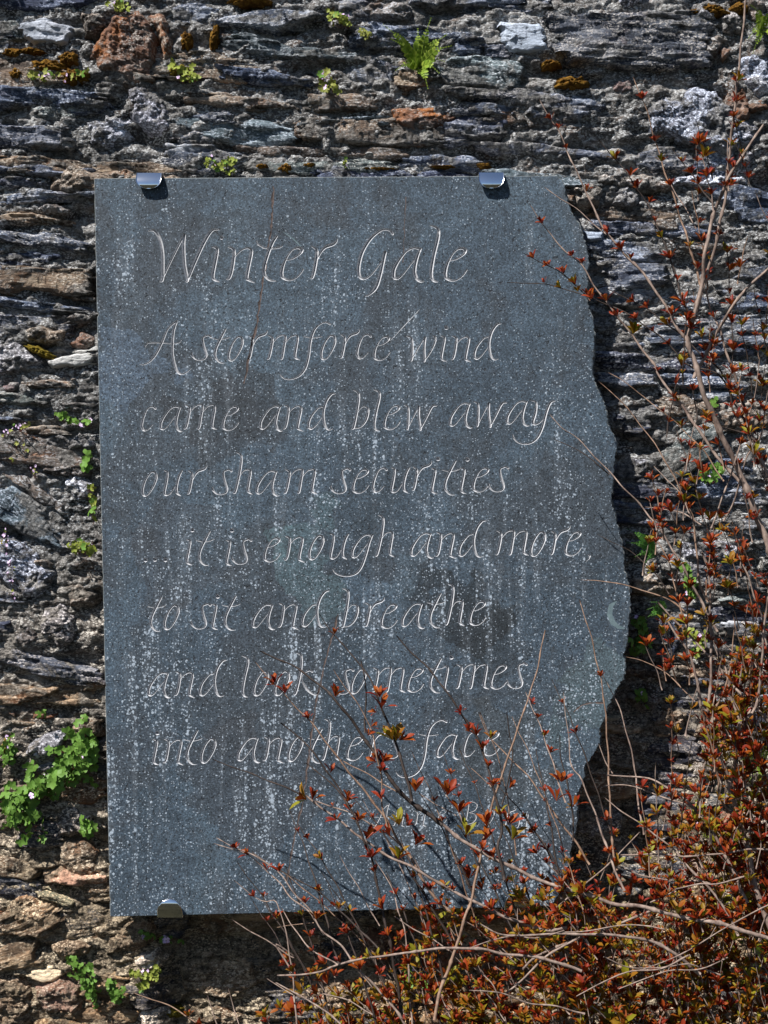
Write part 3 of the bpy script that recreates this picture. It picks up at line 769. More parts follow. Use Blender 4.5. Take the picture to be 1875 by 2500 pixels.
# ------------------------------------------------------------------ the plaque
G = {
 'i': [[(0,1.02,.3),(.17,.95,.9),(.12,.6,1),(.03,.12,1),(.08,-.02,.8),(.25,-.09,.25)]],
 'n': [[(0,1.02,.3),(.16,.96,.8),(.2,.82,1),(.13,.3,1),(.05,.03,.8),(-.05,-.01,.3)],[(.2,.67,.3),(.39,.88,.45),(.6,.98,.5),(.74,.93,.8),(.74,.78,1),(.66,.4,1),(.6,.05,1),(.66,-.03,.8),(.84,-.12,.25)]],
 'a': [[(.86,.95,.7),(.67,.99,.6),(.43,.88,.5),(.16,.55,.8),(.02,.27,1),(.01,.08,1),(.1,0,.7),(.27,.09,.4),(.51,.39,.35),(.67,.6,.3)],[(.88,.97,.6),(.78,.75,.9),(.7,.45,1),(.68,.2,1),(.74,.02,1),(.86,-.08,.7),(.98,-.08,.25)]],
 'e': [[(.12,.59,.3),(.33,.63,.4),(.57,.78,.6),(.65,.92,1),(.53,.99,.7),(.33,.9,.4),(.14,.63,.6),(.02,.31,1),(.02,.08,1),(.18,-.03,.6),(.37,-.02,.4),(.57,.12,.4),(.69,.31,.5)]],
 'r': [[(0,1.03,.3),(.16,.93,.8),(.18,.75,1),(.1,.27,1),(.04,.04,.8),(-.04,.01,.3)],[(.2,.61,.4),(.3,.82,.6),(.45,1,.9),(.69,1.08,.9),(.8,1.18,.6),(.82,1.27,.25)]],
 'T': [[(.41,1.37,.6),(.25,1.14,1),(.1,.75,1),(0,.39,1),(0,.16,1),(.14,-.02,.7),(.37,-.07,.25)],[(-.25,1.23,.25),(-.21,1.1,.5),(-.02,.99,.5),(.25,.97,.5),(.49,1,.5),(.59,1.05,.25)]],
 't': [[(.48,1.35,.6),(.27,.98,1),(.05,.5,1),(.01,.15,1),(.19,-.1,.7),(.42,-.15,.25)],[(-.13,.95,.3),(.19,.88,.4),(.51,.93,.4),(.67,1,.25)]],
 'o': [[(.57,.97,.9),(.4,.99,.6),(.16,.68,.7),(.01,.25,1),(.05,-.01,.9),(.25,.01,.5),(.48,.35,.7),(.62,.75,1),(.57,.97,.9)]],
 'u': [[(0,1.05,.3),(.15,.97,.8),(.11,.57,1),(.02,.1,1),(.1,-.03,.7),(.3,.06,.4),(.5,.38,.3)],[(.8,1.05,.6),(.65,.78,1),(.55,.35,1),(.56,.08,1),(.73,-.06,.3)]],
 's': [[(.86,1,1),(.73,1.07,.6),(.54,1.0,.6),(.49,.84,.9),(.57,.51,1),(.66,.24,.9),(.6,.05,.6),(.4,-.02,.4),(.19,.02,.5),(.03,.19,.8),(.02,.33,.3)]],
 'h': [[(.14,1.78,.3),(.32,1.7,.8),(.37,1.49,1),(.3,.95,1),(.16,.3,1),(.08,.03,.9),(0,.03,.3)],[(.27,.72,.3),(.46,.97,.4),(.65,1.03,.5),(.77,.97,.9),(.7,.51,1),(.65,.11,1),(.84,-.05,.25)]],
 'm': [[(0,1.05,.3),(.19,.95,.8),(.2,.78,1),(.1,.24,1),(.03,.03,.8),(-.05,.02,.3)],[(.22,.72,.3),(.46,.99,.5),(.68,1.05,.5),(.77,.98,.9),(.7,.51,1),(.62,.05,.9),(.54,.02,.3)],[(.75,.7,.3),(1,.99,.5),(1.21,1.05,.5),(1.31,.95,.9),(1.24,.51,1),(1.19,.11,1),(1.4,-.03,.25)]],
 'c': [[(.62,.94,1),(.48,1.03,.6),(.27,.93,.5),(.08,.54,.9),(.01,.16,1),(.08,0,.9),(.3,.03,.4),(.5,.24,.3)]],
 'd': [[(.66,.97,.5),(.45,.92,.5),(.12,.54,.8),(0,.16,1),(.1,0,.8),(.34,.16,.4),(.63,.56,.3)],[(1.18,1.54,.3),(.99,1.5,.9),(.77,1.19,1),(.65,.7,1),(.69,.27,1),(.8,.02,.8),(.94,-.04,.4),(1.06,.0,.25)]],
 'w': [[(0,1.03,.3),(.22,.95,.8),(.27,.68,1),(.25,.03,.9),(.19,-.04,.3)],[(.25,.03,.5),(.51,.47,.4),(.83,1,.5)],[(.83,.98,1),(.79,.5,1),(.81,-.02,.9),(.76,-.08,.3)],[(.82,-.02,.6),(1.11,.41,.6),(1.28,.84,.9),(1.27,1,.8),(1.16,1.03,.3)]],
 'v': [[(0,1.03,.3),(.17,.95,.8),(.2,.68,1),(.17,.03,.9),(.1,-.04,.3)],[(.17,.03,.5),(.4,.47,.4),(.65,.97,.5)],[(.65,.97,1),(.65,.5,1),(.73,-.02,.9),(.67,-.06,.3)],[(.73,-.02,.6),(1.0,.5,.7),(1.23,.95,.9),(1.45,.99,.3)]],
 'l': [[(-.03,1.7,.3),(.21,1.6,.8),(.24,1.37,1),(.09,.71,1),(.01,.18,1),(.07,-.04,.8),(.22,-.1,.3)]],
 'b': [[(.04,1.68,.3),(.25,1.58,.8),(.3,1.37,1),(.22,.77,1),(.07,.06,1),(-.02,0,.4)],[(.2,.66,.3),(.43,.93,.4),(.62,.95,.7),(.71,.77,1),(.61,.36,.9),(.37,.06,.5),(.05,.0,.4)]],
 'y': [[(0,1.03,.3),(.2,.94,.8),(.18,.52,1),(.06,.08,1),(.18,-.01,.7),(.42,.11,.4),(.57,.32,.3)],[(1.04,1.01,.3),(.83,.94,.9),(.65,.52,1),(.48,-.13,1),(.24,-.61,.9),(-.12,-.85,.6),(-.54,-.82,.5),(-.77,-.61,.7),(-.82,-.43,.3)]],
 'g': [[(.86,.95,.7),(.67,.99,.6),(.43,.88,.5),(.16,.55,.8),(.02,.27,1),(.01,.08,1),(.1,0,.7),(.27,.09,.4),(.51,.39,.35),(.67,.6,.3)],[(.91,1,.6),(.77,.7,1),(.6,.1,1),(.42,-.4,.9),(.2,-.68,.8),(-.1,-.8,.6),(-.4,-.8,.5),(-.72,-.68,.5),(-.86,-.48,.3)]],
 'f': [[(.95,1.53,.8),(.76,1.62,.6),(.51,1.54,.5),(.24,1.27,.9),(.08,.78,1),(0,.14,1),(-.16,-.41,1),(-.46,-.76,.7),(-.89,-.88,.5),(-1.16,-.78,.5),(-1.27,-.62,.25)],[(-.22,1,.3),(.14,.94,.4),(.59,.99,.3)]],
 'k': [[(.14,1.8,.3),(.31,1.74,.8),(.36,1.53,1),(.31,.92,1),(.11,.08,1),(0,.02,.3)],[(.84,.98,.8),(.7,1.04,.6),(.42,.87,.4),(.36,.65,.5),(.58,.25,1),(.83,.03,.8),(1.03,0,.5),(1.17,.19,.3)]],
 'A': [[(1.68,1.73,.4),(1.49,1.59,.7),(1.22,1.32,.7),(.97,.73,.9),(.68,.19,.9),(.41,-.11,.6),(.14,-.22,.4),(0,-.2,.25)],[(1.62,1.65,.8),(1.49,1.27,1),(1.43,.51,1),(1.49,-.03,1),(1.65,-.51,1),(1.86,-.63,.6),(2.08,-.54,.4),(2.27,-.38,.25)],[(.24,.57,.5),(.35,.73,.5),(.89,.74,.4),(1.49,.7,.4),(1.76,.76,.4),(1.85,.88,.25)]],
 'W': [[(0,1.52,.25),(.2,1.53,.8),(.37,1.25,1),(.45,.86,1),(.46,.39,1),(.45,-.02,.9),(.36,-.08,.3)],[(.45,0,.6),(.73,.59,.6),(1.14,1.41,.7)],[(1.14,1.41,1),(1.12,.98,1),(1.16,.39,1),(1.25,-.03,.9),(1.18,-.08,.3)],[(1.26,-.03,.7),(1.51,.59,.9),(1.78,1.18,1),(2.02,1.53,.8),(2.25,1.56,.25)]],
 'G': [[(1.1,1.42,.9),(1,1.54,.6),(.76,1.55,.6),(.41,1.29,.9),(.14,.86,1),(.02,.39,1),(.04,.1,1),(.18,0,.6),(.41,.12,.4),(.76,.56,.3)],[(.86,.86,1),(.78,.47,1),(.69,.08,1),(.57,-.27,1),(.37,-.49,.6),(.22,-.55,.25)]],
 'B': [[(.3,1.5,.7),(.22,1,1),(.04,.03,.9),(-.06,0,.3)],[(.1,1.48,.3),(.5,1.58,.5),(.85,1.4,.8),(.75,1.0,.6),(.3,.8,.3)],[(.3,.8,.3),(.7,.72,.6),(.78,.4,.9),(.5,.08,.6),(.04,.0,.4)]],
}
def ln(H, *items): return H, items
WORDS = [
 ('Winter', 77, [('W',361.6,680.7),('i',517,680.7),('n',556,680.7),('T',645,680.7),('e',687,680.7),('r',759.5,680)], [(541,579.7)]),
 ('Gale', 77, [('G',874,680.7),('a',959.7,680.7),('l',1051.7,680.7),('e',1086.3,682)], []),
 ('A', 55.8, [('A',340.5,878)], []),
 ('stormforce', 55.8, [('s',467,878),('t',524.4,878),('o',557.5,878),('r',606.4,877),('m',653.7,877),('f',753.4,877),('o',783.6,875),('r',831.6,874),('c',870.8,874),('e',913,877)], []),
 ('wind', 55.8, [('w',991.4,878),('i',1075.8,877),('n',1102.9,877),('d',1157.7,876)], [(1089.3,799.7)]),
 ('came', 56, [('c',345,1050),('a',391.3,1048),('m',451,1047),('e',543.8,1048)], []),
 ('and', 56, [('a',635,1047),('n',693,1046),('d',752.7,1047)], []),
 ('blew', 56, [('b',859.2,1046),('l',913,1046),('e',937.8,1046),('v',985.8,1046)], []),
 ('away', 56, [('a',1098,1039.4),('v',1156.6,1038.5),('a',1237.2,1034.4),('y',1297.5,1035.4)], []),
 ('our', 56, [('o',347,1208),('u',400,1207),('r',458.6,1206)], []),
 ('sham', 56, [('s',517.4,1206),('h',568.6,1204),('a',626,1205),('m',695.2,1204)], []),
 ('securities', 56, [('s',807,1203.5),('e',861.4,1201.5),('c',909.6,1200),('u',954.8,1200),('r',1007.5,1197),('i',1052.8,1200.5),('t',1086,1200),('i',1124,1200),('e',1155.2,1198.5),('s',1193,1199)], [(1069.3,1120),(1141,1121.6)]),
 ('...', 56, [], [(355,1367),(378,1366),(403.6,1366.7)]),
 ('it', 56, [('i',454.3,1374),('t',485.8,1372)], [(469.3,1294)]),
 ('is', 56, [('i',551.5,1376),('s',565.4,1376)], [(566,1294.8)]),
 ('enough', 56, [('e',645,1369),('n',696.4,1366),('o',754.4,1363.4),('u',805.8,1362),('g',859,1361),('h',915.2,1357)], []),
 ('and', 56, [('a',1003,1357),('n',1065.3,1356.5),('d',1120.3,1357.5)], []),
 ('more,', 56, [('m',1211.8,1354),('o',1296,1355),('r',1345.6,1354),('e',1380,1354)], []),
 ('to', 56, [('t',367.7,1533),('o',400.8,1534)], []),
 ('sit', 56, [('s',465.6,1534),('i',517.5,1532),('t',549,1530)], [(531.3,1456.2)]),
 ('and', 56, [('a',616.3,1531.5),('n',681,1530),('d',737.5,1529)], []),
 ('breathe', 56, [('b',833.6,1530),('r',892,1529),('e',930.7,1531),('a',981.3,1529),('t',1049.7,1524),('h',1086,1525),('e',1147,1524)], []),
 ('and', 56, [('a',361.6,1698),('n',428,1696.5),('d',487.3,1698)], []),
 ('look', 56, [('l',591.6,1696),('o',619.3,1695.5),('o',670.6,1695),('k',715.8,1695)], []),
 ('sometimes', 56, [('s',814.8,1693),('o',857,1690.5),('m',911,1688.5),('e',995,1687),('t',1050.2,1683),('i',1083.4,1683),('m',1115,1680.5),('e',1198.4,1679.5),('s',1237.6,1679)], [(1101.6,1605)]),
 ('into', 56, [('i',373.2,1862),('n',400.3,1861),('t',456,1858),('o',490.7,1860)], [(383.7,1789.7)]),
 ('anothers', 56, [('a',580.2,1856.5),('n',644.4,1856),('o',703.2,1856),('t',759,1854.5),('h',784.5,1855),('e',847,1854),('r',899.6,1850),('s',934,1850)], []),
 ('face', 56, [('f',1037,1848.5),('a',1066,1848),('c',1131,1845),('e',1180,1842)], []),
 ('Anne', 34, [('A',894,2020),('n',960,2015),('n',1012,2014),('e',1067,2010)], []),
 ('Born', 35, [('B',1134,2012),('o',1184,2012),('r',1231,2016),('n',1262,2020)], []),
]
# outline of the slab in photograph pixels: three sawn sides, the right side broken by hand
BROKEN = [(1360, 430), (1376, 446), (1379, 468), (1387, 500), (1398, 523), (1411, 545), (1421, 566), (1427, 590), (1433, 612), (1437, 640), (1431, 670),
 (1434, 697), (1430, 722), (1433, 745), (1447, 776), (1451, 818), (1449, 862), (1444, 902), (1453, 940), (1468, 971), (1479, 996), (1484, 1037), (1498, 1062),
 (1505, 1080), (1500, 1120), (1496, 1180), (1491, 1224), (1502, 1266), (1515, 1314), (1521, 1348), (1524, 1395), (1533, 1421), (1538, 1477), (1533, 1532),
 (1529, 1573), (1521, 1603), (1528, 1620), (1526, 1645), (1505, 1681), (1492, 1709), (1480, 1730), (1474, 1757), (1461, 1783), (1465, 1808), (1447, 1844),
 (1428, 1868), (1425, 1900), (1409, 1940), (1408, 2009), (1391, 2081), (1392, 2110), (1370, 2136), (1366, 2170), (1350, 2212)]
def V2(px, py): return Vector(((px - W_ / 2) * PX, (H_ / 2 - py) * PX))
def outline():
    """list of ((x, z), broken?) round the slab's face, metres"""
    out = []
    def side(a, b, step=.003, jit=.0):
        a, b = V2(*a), V2(*b); n = max(1, int((b - a).length / step))
        for k in range(n):
            p = a.lerp(b, k / n); nn = Vector(((b - a).y, -(b - a).x)).normalized()
            q = float(fbm(np.array([p.x * 70. + 3]), np.array([p.y * 70.]), 3, 15)[0])
            j = max(0.0, q - .33) * .012 + .00025 * q
            out.append(((p.x + nn.x * j, p.y + nn.y * j), 0))
    side((270, 2237), (231, 437)); side((231, 437), (1358, 430))
    for i in range(len(BROKEN) - 1):
        a, b = V2(*BROKEN[i]), V2(*BROKEN[i + 1]); n = max(1, int((b - a).length / .0028))
        nrm = Vector(((b - a).y, -(b - a).x)).normalized()
        for k in range(n):
            p = a.lerp(b, k / n)
            j = float(fbm(np.array([p.x * 190.]), np.array([p.y * 190.]), 3, 5)[0]) * .0032
            p = p - nrm * j
            out.append(((p.x, p.y), 1))
    # the foot is sawn too, chipped here and there towards the right
    a, b = V2(1350, 2212), V2(270, 2237); n = 150
    for k in range(n):
        p = a.lerp(b, k / n)
        j = max(0.0, float(fbm(np.array([p.x * 60.]), np.array([3.3]), 3, 9)[0])) * .004 * (1 if k < 100 else 0)
        out.append(((p.x, p.y + j), 0))
    return out

def stroke_samples(st, H, ox, oy, step, wf):
    """glyph stroke -> list of (x, z, halfwidth) in metres"""
    pts = catmull([(p[0], p[1], p[2]) for p in st], step)
    res = []
    for p in pts:
        q = V2(ox + p.x * H, oy - p.y * H)
        res.append((q.x, q.y, max(.22, p.z) * wf * H * PX * .5))
    return res

def build_plaque():
    root = thing('slate_plaque', (0, .028, -.62), 'blue grey slate plaque with a broken right edge and carved poem lines', 'plaque')
    off = np.array([0, .028, -.62])
    segs = []        # per feature: name, material, slope, list of strokes (each a list of samples)
    for w, H, gl, dots in WORDS:
        strokes = []
        for ch, x, y in gl:
            for st in G[ch]: strokes.append(stroke_samples(st, H, x, y, .11, .118 if H > 60 else .122 if H > 40 else .115))
        for dx, dy in dots:
            q = V2(dx, dy); r = (5.2 if H > 60 else 5.2) * PX
            strokes.append([(q.x + .9 * r * k_, q.y - .43 * r * k_, r * math.sqrt(1.02 - k_ * k_)) for k_ in (-1, -.8, -.4, 0, .4, .8, 1)])
        if w == 'more,':
            strokes.append([(*V2(1436, 1353), .0010), (*V2(1440, 1357), .0016), (*V2(1438, 1364), .0009), (*V2(1431, 1370), .0004)])
        segs.append((w, 'carved_word', M['cut'], 2.1, strokes))
    def rough_line(pts, r, step=.006, jit=.0012):
        c = catmull([(*V2(*p), 0) for p in pts], step)
        return [(p.x + U(-jit, jit), p.y, r * U(.35, 1.3)) for p in c]
    for ln_ in (rough_line([(668, 455), (661, 560), (650, 640), (640, 700), (628, 780), (612, 850), (602, 905), (594, 935)], .0019),
                rough_line([(826, 1500), (806, 1570), (786, 1650), (768, 1740), (752, 1860), (738, 1960), (716, 2060), (700, 2150)], .0016),
                rough_line([(992, 480), (988, 550), (984, 640)], .0006),
                rough_line([(1400, 1738), (1420, 1722), (1445, 1716), (1472, 1716)], .0014, .004, .0006)):
        segs.append((None, 'rusty_vein', M['vein'], .3, [ln_]))
    segs.append((None, 'pale_scrape', M['mark'], .02, [
        [(*V2(1505, 1468), .0008), (*V2(1492, 1478), .0035), (*V2(1488, 1500), .0042), (*V2(1496, 1520), .0042), (*V2(1510, 1531), .0030), (*V2(1524, 1534), .0012)]]))
    segs.append((None, 'scratch', M['cut'], .4, [
        [(*V2(953, 832), .0002), (*V2(985, 797), .0006), (*V2(1024, 756), .0003)]]))
    segs.append((None, 'scratch', M['mark'], .2, [
        [(*V2(690, 565), .0003), (*V2(715, 582), .0011), (*V2(733, 600), .0008), (*V2(737, 618), .0003)]]))
    ol = outline()
    OP = np.array([p for p, b in ol]); OB = np.array([b for p, b in ol], float)
    verts = [tuple(p) for p in OP]; edges = []
    allst = []
    for fi, (w, nm, mt, slope, strokes) in enumerate(segs):
        for st in strokes:
            a = np.array(st)
            e0 = a[0, :2] - a[1, :2]; e1 = a[-1, :2] - a[-2, :2]
            e0 /= np.linalg.norm(e0) + 1e-9; e1 /= np.linalg.norm(e1) + 1e-9
            a = np.concatenate([[[*(a[0, :2] + e0 * a[0, 2] * .8), 1.5e-5]], a, [[*(a[-1, :2] + e1 * a[-1, 2] * .8), 1.5e-5]]])
            t = np.gradient(a[:, :2], axis=0); t /= (np.linalg.norm(t, axis=1)[:, None] + 1e-12)
            nrm = np.stack([-t[:, 1], t[:, 0]], 1)
            L = a[:, :2] + nrm * a[:, 2:3]; Rr = a[:, :2] - nrm * a[:, 2:3]
            n = len(a); b0 = len(verts)
            verts += [tuple(x) for x in L] + [tuple(x) for x in a[:, :2]] + [tuple(x) for x in Rr]
            for i in range(n - 1):
                for k in range(3): edges.append((b0 + k * n + i, b0 + k * n + i + 1))
            edges += [(b0, b0 + n), (b0 + n, b0 + 2 * n), (b0 + n - 1, b0 + 2 * n - 1), (b0 + 2 * n - 1, b0 + 3 * n - 1)]
            allst.append((fi, a, slope))
    face = [list(range(len(OP)))]
    vo, eo, fo, _, _, _ = delaunay_2d_cdt([Vector(v) for v in verts], edges, face, 1, 1e-6)
    VO = np.array([(v.x, v.y) for v in vo]); FO = np.array([f for f in fo if len(f) == 3])
    depth = np.zeros(len(VO)); own = np.full(len(FO), -1)
    cen = VO[FO].mean(1); score = np.full(len(FO), -1e-6)
    for fi, a, slope in allst:
        mw = a[:, 2].max() + 1e-4
        lo = a[:, :2].min(0) - mw; hi = a[:, :2].max(0) + mw
        for arr, isv in ((VO, True), (cen, False)):
            sel = np.where((arr[:, 0] > lo[0]) & (arr[:, 0] < hi[0]) & (arr[:, 1] > lo[1]) & (arr[:, 1] < hi[1]))[0]
            if len(sel) == 0: continue
            p = arr[sel][:, None, :]
            A = a[None, :-1, :2]; B = a[None, 1:, :2]; AB = B - A
            t = np.clip(((p - A) * AB).sum(-1) / ((AB ** 2).sum(-1) + 1e-15), 0, 1)
            q = A + t[..., None] * AB
            d = np.linalg.norm(p - q, axis=-1)
            r = a[None, :-1, 2] * (1 - t) + a[None, 1:, 2] * t
            v = (r - d).max(1)
            if isv: depth[sel] = np.maximum(depth[sel], np.where(v > 2e-5, v * slope, 0))
            else:
                m = v > score[sel]; ss = sel[m]; score[ss] = v[m]; own[ss] = fi
    depth[np.unique(FO[own < 0])] = 0
    # orientation towards the camera (-y): counter clockwise in x, z
    ar = np.cross(VO[FO[:, 1]] - VO[FO[:, 0]], VO[FO[:, 2]] - VO[FO[:, 0]])
    FO[ar < 0] = FO[ar < 0][:, ::-1]
    co = np.stack([VO[:, 0], depth, VO[:, 1]], 1) - off
    def put(name, sel, mat):
        used, inv = np.unique(FO[sel], return_inverse=True)
        return link(name, mesh_np(name, co[used], inv.reshape(-1, 3), mat, False), root)
    for fi, (w, nm, mt, slope, strokes) in enumerate(segs):
        sel = own == fi
        if sel.sum() == 0: continue
        o = put(nm, sel, mt)
        if w: o['label'] = 'carved words "%s"' % w if w != '...' else 'three carved dots'
    # the slab: flat face and body in one mesh
    sel = own < 0
    used, inv = np.unique(FO[sel], return_inverse=True)
    faceco = co[used]; nface = len(used)
    n = len(OP)
    tang = np.roll(OP, -1, 0) - np.roll(OP, 1, 0); tang /= np.linalg.norm(tang, axis=1)[:, None]
    nr = np.stack([-tang[:, 1], tang[:, 0]], 1)
    c = OP.mean(0)
    if ((OP + nr * .001 - c) ** 2).sum() < ((OP - nr * .001 - c) ** 2).sum(): nr = -nr
    ob = OB.copy()
    for _ in range(3): ob = (np.roll(ob, 1) + ob + np.roll(ob, -1)) / 3
    arc = np.cumsum(np.linalg.norm(np.roll(OP, -1, 0) - OP, axis=1))
    rings = []
    for j, (yy, o0) in enumerate([(0, 0), (.0010, .0009), (.0030, .0011), (.0065, .0011), (.011, .0011), (.016, .0011), (.022, .0011), (.028, .0008)]):
        oo = np.full(n, o0)
        jag = (.0006 + .0075 * np.clip(yy / .02, 0, 1) * (.45 + .8 * fbm(arc * 45, arc * 0 + j * .4, 3, 77)) + .0022 * perlin(arc * 150, arc * 0 + j * 2.3, 78) * (yy > 0)) * (yy > 0)
        oo = oo * (1 - ob) + np.clip(jag, -.0005, None) * ob
        q = OP + nr * oo[:, None]
        rings.append(np.stack([q[:, 0], np.full(n, yy), q[:, 1]], 1) - off)
    ringco = np.concatenate(rings)
    quads = []
    for j in range(len(rings) - 1):
        i0 = j * n + np.arange(n); i1 = j * n + (np.arange(n) + 1) % n
        quads.append(np.stack([i0, i0 + n, i1 + n, i1], 1))
    Q = np.concatenate(quads) + nface
    tris = inv.reshape(-1, 3)
    T = np.concatenate([Q[:, [0, 1, 2]], Q[:, [0, 2, 3]]])
    me = mesh_np('slab', np.concatenate([faceco, ringco]), np.concatenate([tris, T]), M['slab'], False)
    me.materials.append(M['edge'])
    mi = np.zeros(len(tris) + len(T), np.int32); mi[len(tris):] = 1
    me.polygons.foreach_set('material_index', mi)
    # back face
    me.update()
    link('slab', me, root)
    mb = MB(); mb.add([tuple(v) for v in rings[-1]], [tuple(range(n))[::-1]])
    link('back', mb.mesh('back', M['edge'], False), root)
    return root
plaque = build_plaque()

# ------------------------------------------------------------------ clips
def clip(px, py, up, label, wpx=63, hpx=41, yaw=0.0):
    """a D shaped steel tab that turns over the slab's edge and runs back into the wall; py is the slab's edge"""
    base = P(px, py, 0)
    root = thing('metal_clip', tuple(base), label, 'clip', 'steel clips holding the plaque')
    w = wpx * PX / 2; h = hpx * PX
    mb = MB(); nu, nv = 18, 16; s = 1 if up else -1
    prof = []                                     # the tab in section: (distance below its bend, distance before the slab)
    over = (8 if up else 5) * PX
    grid = []
    for j in range(nv + 1):
        t = j / nv
        z = over - t * h
        tb = .42 if up else .22; half = w if t < tb else w * math.sqrt(max(0.0, 1 - ((t - tb) / (1 - tb)) ** 2.1))
        half = max(half, w * .02)
        bul = -.0030 - .0085 * math.sin(min(1.0, t / .80) * math.pi / 2) + .0022 * max(0.0, t - .8) / .2
        row = []
        for i in range(nu + 1):
            u = -1 + 2 * i / nu
            row.append((u * half, bul + .0006 * u * u, s * z))
        grid.append(row)
    for th in (0, 1):
        vs = [(x, y + th * .0018, z) for r in grid for x, y, z in r]
        fs = []
        for j in range(nv):
            for i in range(nu):
                a = j * (nu + 1) + i
                q = (a, a + 1, a + nu + 2, a + nu + 1)
                fs.append(q if (th == 0) == (not up) else q[::-1])
        mb.add(vs, fs)
    N = (nu + 1) * (nv + 1)
    rim = [j * (nu + 1) for j in range(nv + 1)] + [nv * (nu + 1) + i for i in range(1, nu + 1)] + [j * (nu + 1) + nu for j in range(nv - 1, -1, -1)]
    for a, b in zip(rim[:-1], rim[1:]): mb.f.append((a, b, b + N, a + N)); mb.m.append(0)
    link('tab', mb.mesh('tab', M['steel']), root)
    ms = MB(); z0 = s * (over - .0001); y0 = grid[0][0][1]
    # the strap: over the slab's edge and back into the masonry
    zt = s * over; z1 = s * (over - .0022)
    vs = [(-w, y0, zt), (w, y0, zt), (w, .075, zt), (-w, .075, zt), (-w, y0, z1), (w, y0, z1), (w, .075, z1), (-w, .075, z1)]
    ms.add(vs, [(0, 1, 2, 3), (7, 6, 5, 4), (0, 4, 5, 1), (1, 5, 6, 2), (2, 6, 7, 3), (3, 7, 4, 0)])
    link('strap', ms.mesh('strap', M['steel'], False), root)
    return root
clip(365, 431, True, 'polished steel clip over the top edge of the plaque, above the word Winter')
clip(1199, 430, True, 'polished steel clip over the top edge near the broken corner')
clip(416, 2234, False, 'dark shining steel clip under the bottom edge at the lower left corner', 62, 48)
clip(1262, 2216, False, 'steel clip on the bottom edge hidden behind red leafed twigs', 62, 48)

# ------------------------------------------------------------------ leaves of the shrub
def leaf_verts(L, Wd, curl, fold):
    """obovate leaf along +z, face to -y; returns verts, faces"""
    rows = [(0, .08), (.25, .42), (.55, .92), (.8, .85), (1, .06)]
    v = []
    for t, w in rows:
        y = curl * L * t * t
        v += [(-w * Wd / 2, y - fold * w * Wd / 2, t * L), (0, y, t * L), (w * Wd / 2, y - fold * w * Wd / 2, t * L)]
    f = []
    for j in range(len(rows) - 1):
        a = j * 3
        f += [(a, a + 1, a + 4, a + 3), (a + 1, a + 2, a + 5, a + 4)]
    return v, f
def tuft_into(mb, mat4, n=7, size=.012, mi=0):
    for k in range(n):
        an = 2 * math.pi * k / n + U(-.4, .4)
        ring = k % 2
        spread = U(.1, .4) if ring else U(.4, .85)
        L = size * (U(.75, 1.0) if ring else U(.95, 1.3)); 
        v, f = leaf_verts(L, L * U(.30, .42), U(.05, .35), U(.3, .7))
        m = mat4 @ Matrix.Rotation(an, 4, 'Z') @ Matrix.Rotation(spread, 4, 'X') @ Matrix.Rotation(math.pi, 4, 'Z') @ Matrix.Translation((0, 0, .0006))
        mb.add([m @ Vector(p) for p in v], f, mi)
TUFTS = {}
for tone, mt in (('red', M['redleaf']), ('olive', M['oliveleaf'])):
    TUFTS[tone] = []
    for k in range(10):
        mb = MB(); tuft_into(mb, Matrix.Identity(4), 4 + k % 5 + (tone == 'olive'), .0115 if tone == 'red' else .0125)
        TUFTS[tone].append(mb.mesh('leaf_tuft', mt))

